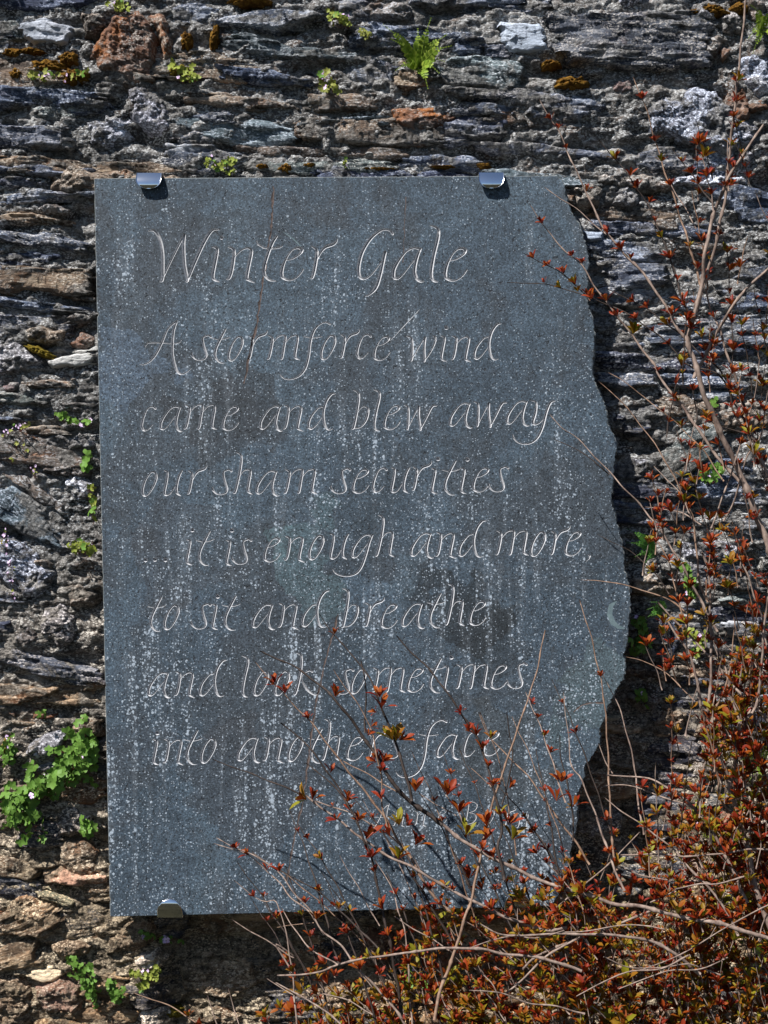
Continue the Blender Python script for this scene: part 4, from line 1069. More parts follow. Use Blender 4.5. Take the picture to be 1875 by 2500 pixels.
B_DARK = [None]
class Shrub:
    def __init__(s, base, label):
        s.root = thing('red_leaved_shrub', base, label, 'shrub')
        s.inv = -Vector(base); s.t = []      # tufts: (loc, dir, size, tone)
        s.fine = MB()
    shift = 0.0
    def branch(s, pts, r0, r1, y0, y1, bark='bark', tuft=.5, tone='red', tsize=1.0, part=True, spacing=44, sag=0.0):
        """pts in photograph pixels from tip to base; r in pixels; y the depth at tip and base (negative = before the plaque)"""
        if s is B_DARK[0] and bark == 'bark' and pts[0][0] < 1420 and pts[0][1] < 1990 and R() < .6: bark = random.choice(('barkdark', 'barkbrown'))
        n = len(pts)
        sh_ = s.shift * (.45 if tuft < .12 else 1.0); y0 += sh_; y1 += sh_
        w = []
        for i, (x, y) in enumerate(pts):
            t = i / (n - 1)
            w.append(P(x, y, y0 + (y1 - y0) * t + (U(-.006, .006) if 0 < i < n - 1 else 0)))
        c = catmull(w, .006)
        for i, p in enumerate(c):
            k_ = i * .006 / (spacing * PX); zz = (k_ % 1) if int(k_) % 2 else 1 - (k_ % 1)
            p.x += .0016 * (zz - .5); p.z += .0011 * (zz - .5)
            if p.y > -.002 and 225 < to_px(p.x, p.z, 0)[0] < 1540: p.y = -.002
        m = len(c)
        ph = U(0, 5)
        def rad(t):
            i = t * (m - 1)
            k = (i * .006 / (spacing * PX)) + ph
            fr = abs((k % 1) - .5)
            return (r0 + (r1 - r0) * t) * (1.12 if bark == 'barkdark' and s is B_DARK[0] else .82) * PX * (1 + .6 * max(0, .10 - fr) / .10)
        mb = MB() if part else s.fine
        tube(mb, [p + s.inv for p in c] if part else [p + s.inv for p in c], rad, 6 if r1 > 2.2 else 5)
        if part: link('branch', mb.mesh('branch', M[bark]), s.root)
        # leaf tufts at the nodes
        L = m * .006; k = (.3 * spacing * R() + (0 if not part else min(60, .16 * L / PX))) * PX
        while k < L * .97:
            i = min(m - 2, int(k / .006)); p = c[i]
            d = (c[i] - c[i + 1]).normalized() if i < m - 1 else Vector((0, 0, 1))
            if R() < tuft:
                for side in ((-1, 1) if R() < .65 else (random.choice((-1, 1)),)):
                    sd = Vector((U(-1, 1), U(-1, .2), U(-.4, .8))).normalized()
                    dr = (d * U(.4, 1.0) + sd * .55 + Vector((0, -.12, U(.35, .95)))).normalized()
                    s.t.append((p + dr * .002, dr, tsize * U(.55, 1.15) * (1 if R() < .7 else 1.25), tone if R() < .8 else ('olive' if tone == 'red' else 'red')))
            k += spacing * PX * U(.7, 1.3)
        return c
    def tip(s, px, py, y, ang, size=1.2, tone='red'):
        d = Vector((math.cos(math.radians(ang)), U(-.5, -.1), math.sin(math.radians(ang)))).normalized()
        s.t.append((P(px, py, y + s.shift), d, size, tone))
    def finish(s, cap=300):
        # the largest in view as parts, the rest as one mass
        def inframe(p):
            x, y = to_px(p.x, p.z, p.y); return -20 < x < 1895 and -20 < y < 2520
        s.t.sort(key=lambda a: (-a[2] if inframe(a[0]) else 9))
        rest = {'red': MB(), 'olive': MB()}
        for i, (p, d, sz, tone) in enumerate(s.t):
            q = d.to_track_quat('Z', 'Y').to_matrix().to_4x4() @ Matrix.Rotation(U(0, 6.3), 4, 'Z')
            if i < cap:
                o = link('leaf_tuft', random.choice(TUFTS[tone]), s.root)
                o.location = p + s.inv; o.rotation_euler = q.to_euler(); o.scale = (sz,) * 3
            else:
                tuft_into(rest[tone], Matrix.Translation(p + s.inv) @ q, random.choice((5, 6, 7)), .0118 * sz)
        if s.fine.v:
            o = link('fine_twigs', s.fine.mesh('fine_twigs', M['bark']), s.root); o['kind'] = 'stuff'
        mb = MB(); k = 0
        for mi, tone in enumerate(('red', 'olive')):
            b = len(mb.v); mb.v += rest[tone].v; mb.f += [tuple(i + b for i in f) for f in rest[tone].f]; mb.m += [mi] * len(rest[tone].f)
        if mb.v:
            o = link('small_leaves', mb.mesh('small_leaves', [M['redleaf'], M['oliveleaf']]), s.root); o['kind'] = 'stuff'
        print('tufts', len(s.t))

A = Shrub((.75, -.12, -1.35), 'tall leafless looking shrub with red leaf tufts rising up the right side of the wall')
A.shift = -.12
def br(*a, **k): return A.branch(*a, **k)
br([(1825, -40), (1811, 98), (1793, 264), (1785, 339), (1779, 395), (1770, 486), (1758, 543), (1743, 615), (1722, 682), (1700, 760)], 2.2, 4.6, -.16, -.12, 'bark', .55)
br(R1((1620, -150), (1520, 0), (1360, 240), (1290, 400), (1235, 520), (1190, 700), (1150, 870), (1130, 1100), (1060, 1400), (1010, 1590), (1060, 1740))
   + R2((1090, 200), (1150, 400), (1250, 620), (1340, 830), (1430, 1000), (1500, 1180), (1590, 1420), (1680, 1640), (1750, 1900)), 3.0, 9.5, -.17, -.12, 'bark', .4)
br([(1314, 241), (1363, 320), (1386, 369)] + R1((65, 140), (190, 400), (260, 560), (350, 720), (480, 880), (600, 1000), (740, 1180), (830, 1320), (910, 1470), (1000, 1590)), 1.1, 4.2, -.05, -.12, 'bark', .75)
br([(1328, 458), (1370, 485)] + R1((130, 550), (290, 690), (350, 740)), 1.0, 1.9, -.04, -.07, 'bark', .08)
br([(1461, 343), (1506, 392)] + R1((540, 280), (650, 440), (740, 620), (830, 840), (900, 1020), (950, 1230), (1040, 1400)), 1.2, 2.8, -.08, -.12, 'barkdark', .95, tsize=1.1)
br([(1544, 188), (1574, 256), (1604, 358)] + R1((840, 280), (920, 500), (960, 640), (1010, 780), (1060, 960), (1110, 1150)), 1.1, 3.0, -.09, -.13, 'barkbrown', .7)
br(R1((860, 320), (960, 480), (1080, 690)), 1.4, 1.8, -.08, -.12, 'bark', 0)
br(R1((880, 50), (1000, 190), (1100, 340), (1210, 480)), 1.2, 2.6, -.11, -.16, 'barkdark', .8)
br(R1((1800, 880), (1659, 1020), (1500, 1160), (1380, 1310), (1310, 1420), (1240, 1540), (1160, 1700), (1060, 1900)), 3.4, 4.2, -.15, -.12, 'bark', .4)
br(R1((1270, 660), (1330, 900), (1350, 1200), (1370, 1500), (1370, 1825)) + R2((1350, 320), (1400, 560), (1540, 740)), 1.0, 2.2, -.12, -.14, 'barkdark', .95, tsize=1.15)
br(R1((1150, 1180), (1200, 1350), (1270, 1520), (1320, 1680), (1360, 1800)) + R2((1400, 260), (1470, 480), (1540, 720), (1600, 900), (1700, 1100)), 2.4, 4.6, -.11, -.12, 'bark', .4)
br([(1291, 497), (1356, 588)] + R1((150, 990), (270, 1180), (400, 1350), (560, 1560), (740, 1800)) + R2((760, 200), (870, 350), (970, 480), (1090, 650), (1180, 790), (1350, 1000), (1460, 1120)), 1.1, 4.6, -.035, -.12, 'bark', .5, tsize=1.1)
br([(1236, 690), (1330, 694), (1400, 712), (1440, 727)] + R1((370, 1310), (600, 1430), (870, 1640), (1010, 1800)) + R2((1240, 200), (1380, 420), (1540, 760)), 1.0, 3.0, -.03, -.11, 'barkdark', .7)
br([(1277, 619), (1350, 655), (1400, 690), (1440, 735)], 1.0, 2.0, -.03, -.05, 'barkdark', .8)
br(R1((350, 1180), (550, 1270), (720, 1370), (860, 1480), (1010, 1600), (1150, 1740), (1260, 1825)) + R2((1320, 250), (1480, 480)), 1.0, 2.8, -.06, -.12, 'barkdark', .7)
br(R2((280, 270), (420, 380), (560, 540), (680, 690), (820, 900), (920, 1090), (1010, 1280), (1060, 1430)) + R3((1100, 200), (1170, 400)), .9, 3.0, -.03, -.1, 'barkbrown', .16)
br(R2((360, 200), (500, 270), (640, 390), (800, 510), (960, 650), (1110, 800), (1200, 920), (1300, 1080)), .9, 2.2, -.04, -.1, 'barkbrown', .25)
br([(1341, 1013)] + R2((0, 650), (100, 720), (230, 850), (380, 1010), (500, 1140), (640, 1290), (760, 1440), (880, 1620), (1000, 1825)) + R3((1110, 380), (1250, 640)), 1.0, 3.8, -.03, -.12, 'bark', .1)
br([(1352, 1075)] + R2((0, 770), (130, 830), (270, 940), (380, 1020)), .9, 2.2, -.03, -.05, 'barkdark', .05)
br(R2((730, 960), (830, 1050), (960, 1200), (1060, 1420)), 1.0, 2.2, -.05, -.1, 'bark', .3)
br(R2((660, 1290), (800, 1300), (940, 1330), (1030, 1370), (1120, 1430)), 1.1, 2.0, -.04, -.1, 'bark', .1)
br(R2((1590, 70), (1560, 340), (1450, 720), (1380, 960)) + R3((1200, -200),), 1.1, 2.4, -.13, -.13, 'bark', .25)
br(R2((270, 1510), (380, 1560), (560, 1660), (720, 1800)) + R3((860, 330),), .8, 1.8, -.02, -.06, 'barkdark', .1)
br(R2((700, 1420), (790, 1600), (870, 1780)) + R3((930, 380), (1000, 600)), 1.0, 2.4, -.06, -.1, 'barkbrown', .7)
br(R3((140, 222), (300, 225), (470, 255), (640, 300), (780, 350), (910, 410), (1020, 500)), .9, 2.3, -.03, -.08, 'barkbrown', .12)
br(R3((500, 845), (640, 870), (780, 940), (900, 1030), (960, 1090), (1060, 1200)), .9, 1.8, -.03, -.08, 'barkbrown', .3)
br(R3((760, 400), (900, 540), (1040, 690), (1180, 830), (1320, 1010), (1450, 1150), (1659, 1350), (1800, 1500)), 2.0, 4.8, -.07, -.13, 'bark', .35)
br(R3((800, 480), (930, 680), (1020, 820), (1080, 1000), (1110, 1220), (1200, 1450), (1290, 1700), (1340, 1840)) + R4((1400, 200), (1470, 420), (1530, 650), (1580, 900), (1659, 1100), (1760, 1400)), 2.4, 9.0, -.08, -.13, 'bark', .22)
br(R3((1120, 0), (1180, 150), (1190, 500), (1200, 800), (1190, 1100), (1170, 1290), (1130, 1270)), 2.6, 4.0, -.1, -.11, 'bark', .6)
br(R3((1190, 600), (1250, 750), (1330, 1000), (1370, 1200), (1430, 1400), (1410, 1640)), 2.2, 4.0, -.1, -.13, 'bark', .5)
br(R3((1600, 1180), (1500, 1320), (1440, 1480), (1400, 1700), (1370, 1860)) + R4((1440, 300),), 5.0, 7.0, -.15, -.13, 'bark', .1)
br(R3((1700, 100), (1659, 350), (1640, 500), (1620, 700), (1600, 1000), (1560, 1250), (1500, 1330)), 2.0, 4.0, -.16, -.14, 'bark', .6)
br(R3((1380, -150), (1440, 60), (1500, 200), (1560, 380), (1620, 560), (1660, 800), (1750, 1100)), 1.5, 3.0, -.14, -.14, 'bark', .5)
br(R3((1390, 540), (1370, 800), (1330, 1040), (1240, 1240), (1170, 1290)), 1.2, 2.8, -.12, -.12, 'barkbrown', .5)
br(R3((1240, 640), (1330, 760), (1450, 830), (1560, 870)), 1.4, 1.8, -.1, -.12, 'bark', .3)
br(R3((1110, 1240), (1170, 1450), (1230, 1700), (1260, 1860)) + R4((1330, 260), (1500, 500)), 1.6, 3.0, -.14, -.12, 'barkbrown', .5)
br(R2((1659, 330), (1600, 700), (1480, 900), (1400, 1200), (1300, 1400)), 1.4, 2.6, -.15, -.1, 'bark', .7)
br(R2((1120, 560), (1250, 620), (1450, 690), (1560, 740)), 1.2, 2.2, -.13, -.14, 'barkdark', .9, tsize=1.15)
# many more leafy side shoots on the right
for k in range(130):
    x = U(1560, 1890) if k % 3 else U(1660, 1890); y = U(250, 2000) if k > 12 else U(900, 2000)
    if y < 900 and x < 1640: continue
    dens = (y - 100) / 1900
    if R() > .35 + .65 * dens: continue
    L = U(70, 260); lean = U(-.65, .35)
    pts = [(x, y), (x - lean * L * .3 , y + L * .35), (x - lean * L * .55, y + L * .7), (x - lean * L * .7, y + L)]
    yy = U(-.22, -.07)
    br(pts, .9, U(1.4, 2.4), yy, yy + U(-.01, .03), random.choice(('bark', 'barkbrown', 'barkdark')), U(.5, .85), 'red' if y < 1300 or R() < .55 else 'olive', tsize=U(.8, 1.15), spacing=32)
A.finish()

B = Shrub((.45, -.25, -1.35), 'low sprawling mass of red and olive leafed twigs across the plaque\'s lower corner')
br = B.branch
B_DARK[0] = B
B.shift = -.13
main = [(634, 1590), (717, 1627), (782, 1674), (826, 1717), (883, 1793), (927, 1858), (970, 1927), (1006, 1959), (1079, 2013), (1133, 2054), (1200, 2093), (1325, 2152), (1365, 2165), (1438, 2186), (1506, 2208), (1575, 2215), (1665, 2240), (1756, 2255), (1900, 2300)]
c_main = br(main[:9], 1.3, 4.6, -.05, -.10, 'barkdark', .10, tsize=1.2)
br(main[8:], 4.4, 5.6, -.10, -.17, 'bark', .5, tone='red', tsize=1.2)
br(R6((510, 735), (640, 830), (720, 920), (820, 1050), (920, 1200), (980, 1300), (1040, 1440), (1090, 1560)) + R5((560, 530), (610, 700), (650, 900), (700, 1120), (740, 1330), (790, 1640)), 1.3, 3.2, -.05, -.12, 'barkdark', .5, tsize=1.1)
br(R6((335, 320), (480, 480), (640, 650), (760, 780), (890, 960), (1060, 1170), (1200, 1350), (1310, 1530)) + R5((820, 600), (880, 700), (990, 880), (1130, 990)), 1.0, 4.4, -.03, -.08, 'bark', .22, tsize=1.2)
br(R6((680, 1005), (820, 1110), (920, 1220), (980, 1310)), 1.0, 2.2, -.04, -.07, 'barkdark', .05)
br(R6((50, 980), (270, 1060), (500, 1150), (660, 1220)), .9, 1.9, -.03, -.05, 'bark', 0)
br(R6((680, 1225), (740, 1270), (880, 1370), (1020, 1480), (1200, 1610)) + R5((860, 690), (1080, 820), (1200, 880), (1400, 980), (1659, 1070)) + R4((300, 1150),), 2.6, 4.6, -.05, -.12, 'bark', .35, tsize=1.15)
br(R6((740, 1260), (980, 1340), (1180, 1450), (1330, 1560)), 1.6, 2.6, -.05, -.07, 'bark', .1)
br(R6((890, 970), (1050, 1050), (1200, 1140), (1320, 1210)), 1.3, 2.0, -.03, -.08, 'bark', .1)
br(R6((1050, 315), (1085, 450), (1085, 600), (1080, 800)), 1.2, 2.0, -.06, -.075, 'barkdark', .05)
br(R6((770, 0), (860, 120), (960, 240), (1060, 350), (1150, 510), (1210, 680), (1290, 860), (1330, 1010), (1380, 1150), (1395, 1260)), .8, 3.0, -.04, -.09, 'barkdark', .12)
def tufts6(sh, lst, y):
    for (x, yy, ang, sz, tn) in lst:
        (px, py), = R6((x, yy)); sh.tip(px, py, y, ang, sz * .92, tn)
tufts6(B, [(880, 560, 85, 1.9, 'red'), (1190, 640, 80, 2.1, 'red'), (1180, 560, 95, 1.6, 'red'), (1160, 660, 150, 1.0, 'red'), (1290, 860, 80, 2.3, 'olive'), (1270, 850, 120, 2.0, 'olive'), (1310, 850, 50, 1.9, 'red'),
           (1120, 760, 40, 1.0, 'red'), (1100, 820, 70, 1.0, 'red'), (1160, 1000, 150, 1.5, 'red'), (1200, 1000, 60, 1.7, 'red'), (850, 1070, 80, 1.3, 'red'), (725, 1255, 75, 1.9, 'red'), (690, 1250, 150, 1.8, 'olive'),
           (960, 1240, 60, 1.1, 'red'), (890, 1390, 120, 1.2, 'red'), (1090, 1520, 70, 2.3, 'red'), (1420, 1200, 85, 2.0, 'red'), (1190, 1250, 100, 1.3, 'red'), (1620, 1200, 80, 2.0, 'red'), (1310, 1430, 95, 1.9, 'olive'),
           (1360, 1430, 60, 1.6, 'red'), (1250, 1500, 110, 1.8, 'red'), (1420, 1560, 60, 2.0, 'red')], -.085)
br(R6((860, 370), (1000, 560), (1110, 740), (1150, 900), (1190, 1100), (1200, 1300), (1230, 1440)), .9, 2.4, -.03, -.08, 'bark', .25)
br(R6((1290, 145), (1400, 260), (1540, 400), (1650, 550)) + R8((930, 130), (1000, 280), (1050, 470), (1090, 600), (1120, 800)) + R5((1380, 560), (1420, 760)), 1.3, 3.0, -.05, -.13, 'barkdark', .6, tsize=1.15)
br([(1330, 1539), (1310, 1640), (1277, 1741), (1240, 1850), (1195, 1990)] + R5((1220, 860), (1180, 980), (1090, 1270), (1030, 1420), (980, 1640)), 1.5, 4.6, -.08, -.24, 'barkbrown', .0)
br([(1167, 1740), (1200, 1805), (1254, 1859), (1301, 1910), (1344, 1975), (1399, 2047), (1440, 2110)], 1.0, 3.2, -.03, -.1, 'bark', .0)
br(R8((1150, 0), (1180, 180), (1190, 320), (1160, 480), (1120, 620)), 1.1, 1.8, -.05, -.06, 'bark', .0)
br(R8((970, 0), (1050, 180), (1110, 360), (1150, 540), (1180, 720), (1220, 960)), 1.1, 2.2, -.05, -.07, 'bark', .3)
br(R8((890, 360), (980, 430), (1050, 500)), .8, 1.4, -.03, -.04, 'bark', 0)
br(R8((555, 545), (680, 620), (800, 690), (860, 760)), 1.3, 1.8, -.05, -.08, 'bark', .1)
br(R8((660, 445), (720, 510), (770, 590), (830, 680), (880, 800)), 1.6, 2.2, -.08, -.12, 'bark', .0)
for (x, y, a, s_, tn) in ((750, 560, 75, 2.2, 'red'), (830, 680, 80, 2.0, 'red'), (900, 130, 110, 1.3, 'red'), (985, 250, 80, 1.3, 'red'), (1060, 490, 75, 1.2, 'red'), (1170, 510, 60, 1.2, 'red'),
                          (1520, 470, 80, 1.6, 'red'), (1490, 600, 85, 2.0, 'red'), (1600, 640, 70, 2.0, 'red'), (880, 830, 80, 2.1, 'olive'), (1020, 770, 95, 2.3, 'red'), (1160, 760, 70, 2.3, 'red'), (1190, 860, 70, 2.0, 'olive'), (1010, 860, 80, 1.7, 'red')):
    (px, py), = R8((x, y)); B.tip(px, py, -.10, a, s_ * .9, tn)
br(R3((128, 380), (210, 620), (260, 830), (310, 1050), (340, 1280), (360, 1560), (370, 1800)) + R4((585, 200), (600, 400), (605, 560), (640, 760)), 1.2, 3.2, -.03, -.12, 'barkbrown', .02)
br(R3((310, 980), (420, 1170), (490, 1370), (550, 1600), (590, 1800)) + R4((770, 200), (800, 400), (820, 520)), 1.1, 2.8, -.03, -.12, 'bark', .02)
br(R3((280, 1540), (350, 1700), (400, 1790)), 1.3, 1.8, -.06, -.08, 'bark', 0)
br([(1375, 1690), (1388, 1800), (1396, 1870)] + R4((400, 150), (470, 320), (560, 570), (620, 740), (690, 900)), .8, 3.4, -.04, -.14, 'bark', .12)
br(R4((250, -150), (265, 20), (310, 200), (340, 400), (345, 560)), 1.0, 2.0, -.04, -.07, 'barkdark', .35, tsize=1.2)
br(R4((280, 970), (420, 855), (560, 740), (680, 620), (790, 505))[::-1], 1.6, 2.4, -.16, -.12, 'bark', 0)
br(R4((150, 1080), (280, 970)), 2.2, 2.4, -.13, -.16, 'bark', 0)
br(R4((570, 120), (820, 135), (980, 200), (1150, 330), (1300, 530), (1420, 760), (1520, 980)), 1.8, 5.0, -.06, -.12, 'bark', .2)
br(R4((560, 190), (720, 185), (900, 250), (1110, 320), (1230, 420)), 1.2, 2.6, -.05, -.1, 'bark', .15)
br(R4((550, 270), (700, 380), (900, 520), (1050, 650), (1180, 800), (1330, 960), (1460, 1200)), 1.4, 3.6, -.06, -.14, 'bark', .45)
br(R4((660, 660), (880, 650), (1080, 665), (1330, 650), (1520, 620), (1700, 620)), 2.0, 2.8, -.18, -.2, 'bark', .08)
br(R4((640, 730), (800, 790), (960, 825), (1200, 835), (1400, 900)), 1.8, 2.6, -.14, -.16, 'bark', .1)
br(R4((1030, 890), (1200, 850), (1310, 855), (1500, 800)), 1.6, 2.2, -.2, -.2, 'bark', .2)
br(R4((860, 980), (970, 930), (1060, 880)), 1.8, 2.0, -.2, -.2, 'bark', 0)
br(R4((630, 1130), (330, 1240), (100, 1340), (0, 1430))[::-1] + R4((900, 1020),), 3.2, 3.4, -.2, -.18, 'bark', .1)
br(R4((-120, 1600), (0, 1500), (150, 1350), (300, 1260), (400, 1210)), 2.6, 3.0, -.22, -.2, 'bark', .1)
br(R4((-300, 1120), (-100, 1200), (200, 1190), (640, 1200), (900, 1250), (1010, 1310), (1200, 1460)), 2.0, 5.0, -.2, -.16, 'bark', .3, tone='olive')
br(R4((740, 1330), (900, 1260), (1000, 1200)), 1.8, 2.2, -.2, -.18, 'bark', 0)
br(R5((0, 1360), (250, 1340), (380, 1290), (560, 1250), (790, 1220), (1000, 1190), (1250, 1190), (1400, 1220), (1659, 1250), (1900, 1330)), 2.4, 4.2, -.15, -.2, 'bark', .12)
br([(527, 2046), (572, 2068), (627, 2093)] + R5((0, 700), (100, 830), (200, 940), (280, 1070), (400, 1170), (520, 1330), (640, 1450), (760, 1600), (860, 1760)), 1.0, 3.6, -.03, -.16, 'bark', .5, tsize=1.1)
br([(521, 2060), (600, 2085)] + R5((0, 760), (80, 860), (200, 960), (300, 1100)), .9, 2.4, -.03, -.1, 'bark', .3)
br(R5((0, 690), (150, 770), (310, 870), (420, 980), (560, 1110), (640, 1200)), 1.0, 2.2, -.04, -.1, 'barkdark', .45)
br([(570, 2150), (640, 2200)] + R5((0, 900), (60, 1100), (100, 1350), (120, 1600), (130, 1750)), .9, 2.6, -.05, -.14, 'bark', .3)
br(R5((390, 610), (470, 740), (560, 900), (640, 1050)), .8, 1.8, -.03, -.08, 'bark', .1)
br(R5((610, 640), (700, 770), (760, 950), (810, 1150), (830, 1500), (850, 1700)), 1.0, 2.8, -.05, -.16, 'bark', .05)
br(R5((30, 940), (110, 1060), (200, 1180), (380, 1290)), 1.2, 2.2, -.07, -.14, 'bark', .15)
br([(565, 2246), (640, 2290), (720, 2340)] + R5((0, 1160), (40, 1240), (95, 1340)), 1.3, 2.4, -.1, -.14, 'bark', .1)
br([(650, 2390), (720, 2430)] + R5((0, 1400), (100, 1460), (250, 1540), (400, 1659)), 1.2, 2.4, -.1, -.18, 'bark', .3)
br(R5((0, 1060), (100, 1040), (230, 1030)), 1.0, 1.4, -.06, -.07, 'barkbrown', 0)
br(R5((730, 990), (880, 1080), (1000, 1150), (1080, 1200)), 1.3, 2.0, -.08, -.12, 'bark', .2)
br(R5((200, 1450), (340, 1480), (460, 1520), (600, 1600)), 1.1, 1.8, -.12, -.16, 'bark', .4)
br([(325, 2425), (400, 2450), (455, 2480), (520, 2530)], 1.2, 2.2, -.03, -.08, 'barkbrown', .25)
br([(505, 2430), (520, 2470), (535, 2520)], 1.0, 1.8, -.04, -.06, 'bark', .0)
br([(555, 2410), (570, 2455), (585, 2510)], 1.0, 1.6, -.04, -.06, 'bark', .0)
for k in range(7):
    x, y = U(760, 1600), U(2240, 2500)
    L = U(200, 420); sl = U(-.5, .45)
    br([(x, y), (x + L * .25, y + L * .25 * sl + U(-16, 16)), (x + L * .5, y + L * .5 * sl + U(-16, 16)), (x + L * .75, y + L * .75 * sl + U(-16, 16)), (x + L, y + L * sl)], 1.3, U(1.6, 2.6), U(-.24, -.16), U(-.24, -.16), 'bark', .12)
B.shift = -.06
# thin dark whips fanning up across the foot of the plaque
for k in range(26):
    t = k / 25
    x0_ = 560 + 800 * t + U(-30, 30); y0_ = 2130 - 330 * t + U(-140, 160)
    Lx = U(120, 330) * (1 - .5 * t); bx = x0_ + Lx; by = y0_ + U(260, 480)
    br([(x0_, y0_), (x0_ + Lx * .28, y0_ + (by - y0_) * .22), (x0_ + Lx * .62, y0_ + (by - y0_) * .56), (bx, by)], .8, U(1.8, 2.8), U(-.10, -.03), U(-.16, -.10),
       random.choice(('barkdark', 'barkdark', 'barkbrown', 'bark')), U(.15, .6), 'red', tsize=U(.7, 1.0), spacing=46)
B.shift = 0.0
# dense low growth, its stems fanning up from the shrub's foot below the picture
def field(x, y):
    """how thick the leaves stand in the photograph"""
    edge = np.interp(x, [620, 670, 850, 1024, 1182, 1280, 1458, 1620, 1690, 1760, 1900], [2420, 2344, 2226, 2130, 2070, 2020, 2010, 1970, 1700, 1500, 1350])
    return (y - edge) / 260
nb = 0
for k in range(2600):
    x = U(620, 1930); y = U(1500, 2560)
    f = field(x, y)
    if R() > min(1, max(0, f)) ** .9 * .52: continue
    L = U(90, 240)
    ang = math.radians(U(35, 85) if x < 1450 else U(55, 115))
    dx, dy = math.cos(ang) * L, math.sin(ang) * L
    pts = [(x, y), (x + dx * .35 + U(-8, 8), y + dy * .3), (x + dx * .7 + U(-8, 8), y + dy * .65), (x + dx, y + dy)]
    yy = U(-.27, -.05)
    tone = 'olive' if R() < .22 + .5 * min(1, max(0, (y - 2000) / 450)) else 'red'
    nb += 1
    br(pts, .8, U(1.2, 2.0), yy, yy + U(-.02, .02), 'bark', .85, tone, tsize=U(.8, 1.4), part=False, spacing=34)
print('fine stems', nb)
B.finish()

# ------------------------------------------------------------------ wall plants
def lobed_leaf(r, lobes=5, cup=.25):
    v = [(0, 0, 0)]; n = lobes * 4
    f = []
    for ring, k in ((.55, 1), (1.0, 2)):
        for i in range(n + 1):
            t = i / n
            a = math.radians(-150 + 300 * t) + math.pi / 2
            m = ring * r * (1 + .16 * math.cos(t * lobes * 2 * math.pi + math.pi) * (ring == 1.0))
            v.append((math.cos(a) * m, -cup * m * m / r * -1 - (.03 * r * math.cos(t * lobes * 2 * math.pi)), math.sin(a) * m))
    for i in range(n):
        f.append((0, 1 + i, 2 + i)); f.append((1 + i, n + 2 + i, n + 3 + i, 2 + i))
    return v, f
LEAVES = {}
for key in ('greenleaf', 'yellowleaf', 'redgreenleaf'):
    LEAVES[key] = []
    for q in range(4):
        v, f = lobed_leaf(.0062, 5, (-.25, .05, -.4, .25)[q]); mb = MB(); mb.add(v, f); LEAVES[key].append(mb.mesh('leaf', M[key]))
mb = MB()
for a, s_ in ((90, 1), (150, .8), (30, .8), (250, 1.1), (290, 1.1)):
    v, f = leaf_verts(.0042 * s_, .0034, .1, .2)
    m = Matrix.Rotation(math.radians(a - 90), 4, 'Y') @ Matrix.Rotation(.3, 4, 'X')
    mb.add([m @ Vector(p) for p in v], f)
FLOWER = mb.mesh('flower', M['pinkpetal'])

def wy(px, py): return float(wall_y(np.array([float(px)]), np.array([float(py)]))[0])
def plant(spine, spread, n, key, label, size=1.0, flowers=0, lift=.018, name='trailing_wall_plant', cat='wall plant', stem='petiole', group='small plants rooted in the wall'):
    """a clump along a spine of (px, py); leaves are parts, the thin stalks one part"""
    n = min(n, 290)
    cx, cy = spine[len(spine) // 2]
    y0 = wy(cx, cy) - .002
    base = P(cx, cy, y0)
    root = thing(name, tuple(base), label, cat, group)
    st = MB()
    for i in range(n + flowers):
        t = R() * (len(spine) - 1); a = int(t); fr = t - a
        b = min(a + 1, len(spine) - 1)
        rx = spine[a][0] * (1 - fr) + spine[b][0] * fr; ry = spine[a][1] * (1 - fr) + spine[b][1] * fr
        g = min(1.6, abs(random.gauss(0, .6))); an = U(0, 6.28)
        px, py = rx + math.cos(an) * g * spread, ry + math.sin(an) * g * spread * .75
        yy = wy(px, py) - .012 - lift * R() * (1.25 - .5 * g)
        if 225 < px < 1545 and 425 < py < 2240: px = 228 if px < 800 else px; yy = min(yy, .03) if px > 800 else yy
        p = P(px, py, yy)
        rp = P(rx + (px - rx) * .3, ry + (py - ry) * .3 + 12, wy(rx, ry) - .001)
        mid = (p + rp) / 2 + Vector((U(-.002, .002), -.004, U(-.004, .002)))
        tube(st, [q - base for q in catmull([rp, mid, p], .006)], .00045 if i < n else .0004, 4)
        fl = i >= n
        o = link('flower' if fl else 'leaf', FLOWER if fl else random.choice(LEAVES[key if R() < .85 else 'greenleaf']), root)
        o.location = p - base
        o.rotation_euler = (U(-1.0, .25), U(-2.6, 2.6) if not fl else U(-.4, .4), U(-.7, .7))
        sc = size * U(.55, 1.15); o.scale = (sc,) * 3
    link('stem', st.mesh('stem', M[stem]), root)
    return root
plant([(60, 2005), (12, 1975), (60, 1945), (110, 1910), (160, 1880), (205, 1840), (215, 1810), (200, 1900)], 52, 270, 'greenleaf', 'large bright green clump of round lobed leaves beside the lower left of the plaque', 1.5, 5, .035)
plant([(205, 1990), (215, 2030)], 18, 10, 'greenleaf', 'few drooping round leaves hanging below the large green clump', 1.5, 0, .03)
plant([(5, 1790), (22, 1830), (10, 1870)], 17, 26, 'greenleaf', 'small leafy plant at the left frame edge above the large green clump', 1.0, 3)
plant([(110, 1735), (92, 1750)], 12, 4, 'greenleaf', 'tiny plant of three or four green leaves above the rusty ledge', 1.0)
plant([(135, 1010), (165, 1020), (205, 1032), (228, 1030)], 14, 16, 'greenleaf', 'leafy sprig beside the plaque level with the word came', 1.0, 2)
plant([(208, 1105), (215, 1145)], 8, 4, 'greenleaf', 'two broad round leaves beside the plaque level with the word our', 1.9)
plant([(222, 1190), (228, 1240), (226, 1270)], 11, 13, 'yellowleaf', 'narrow column of yellow green leaves along the plaque edge', 1.0, 0)
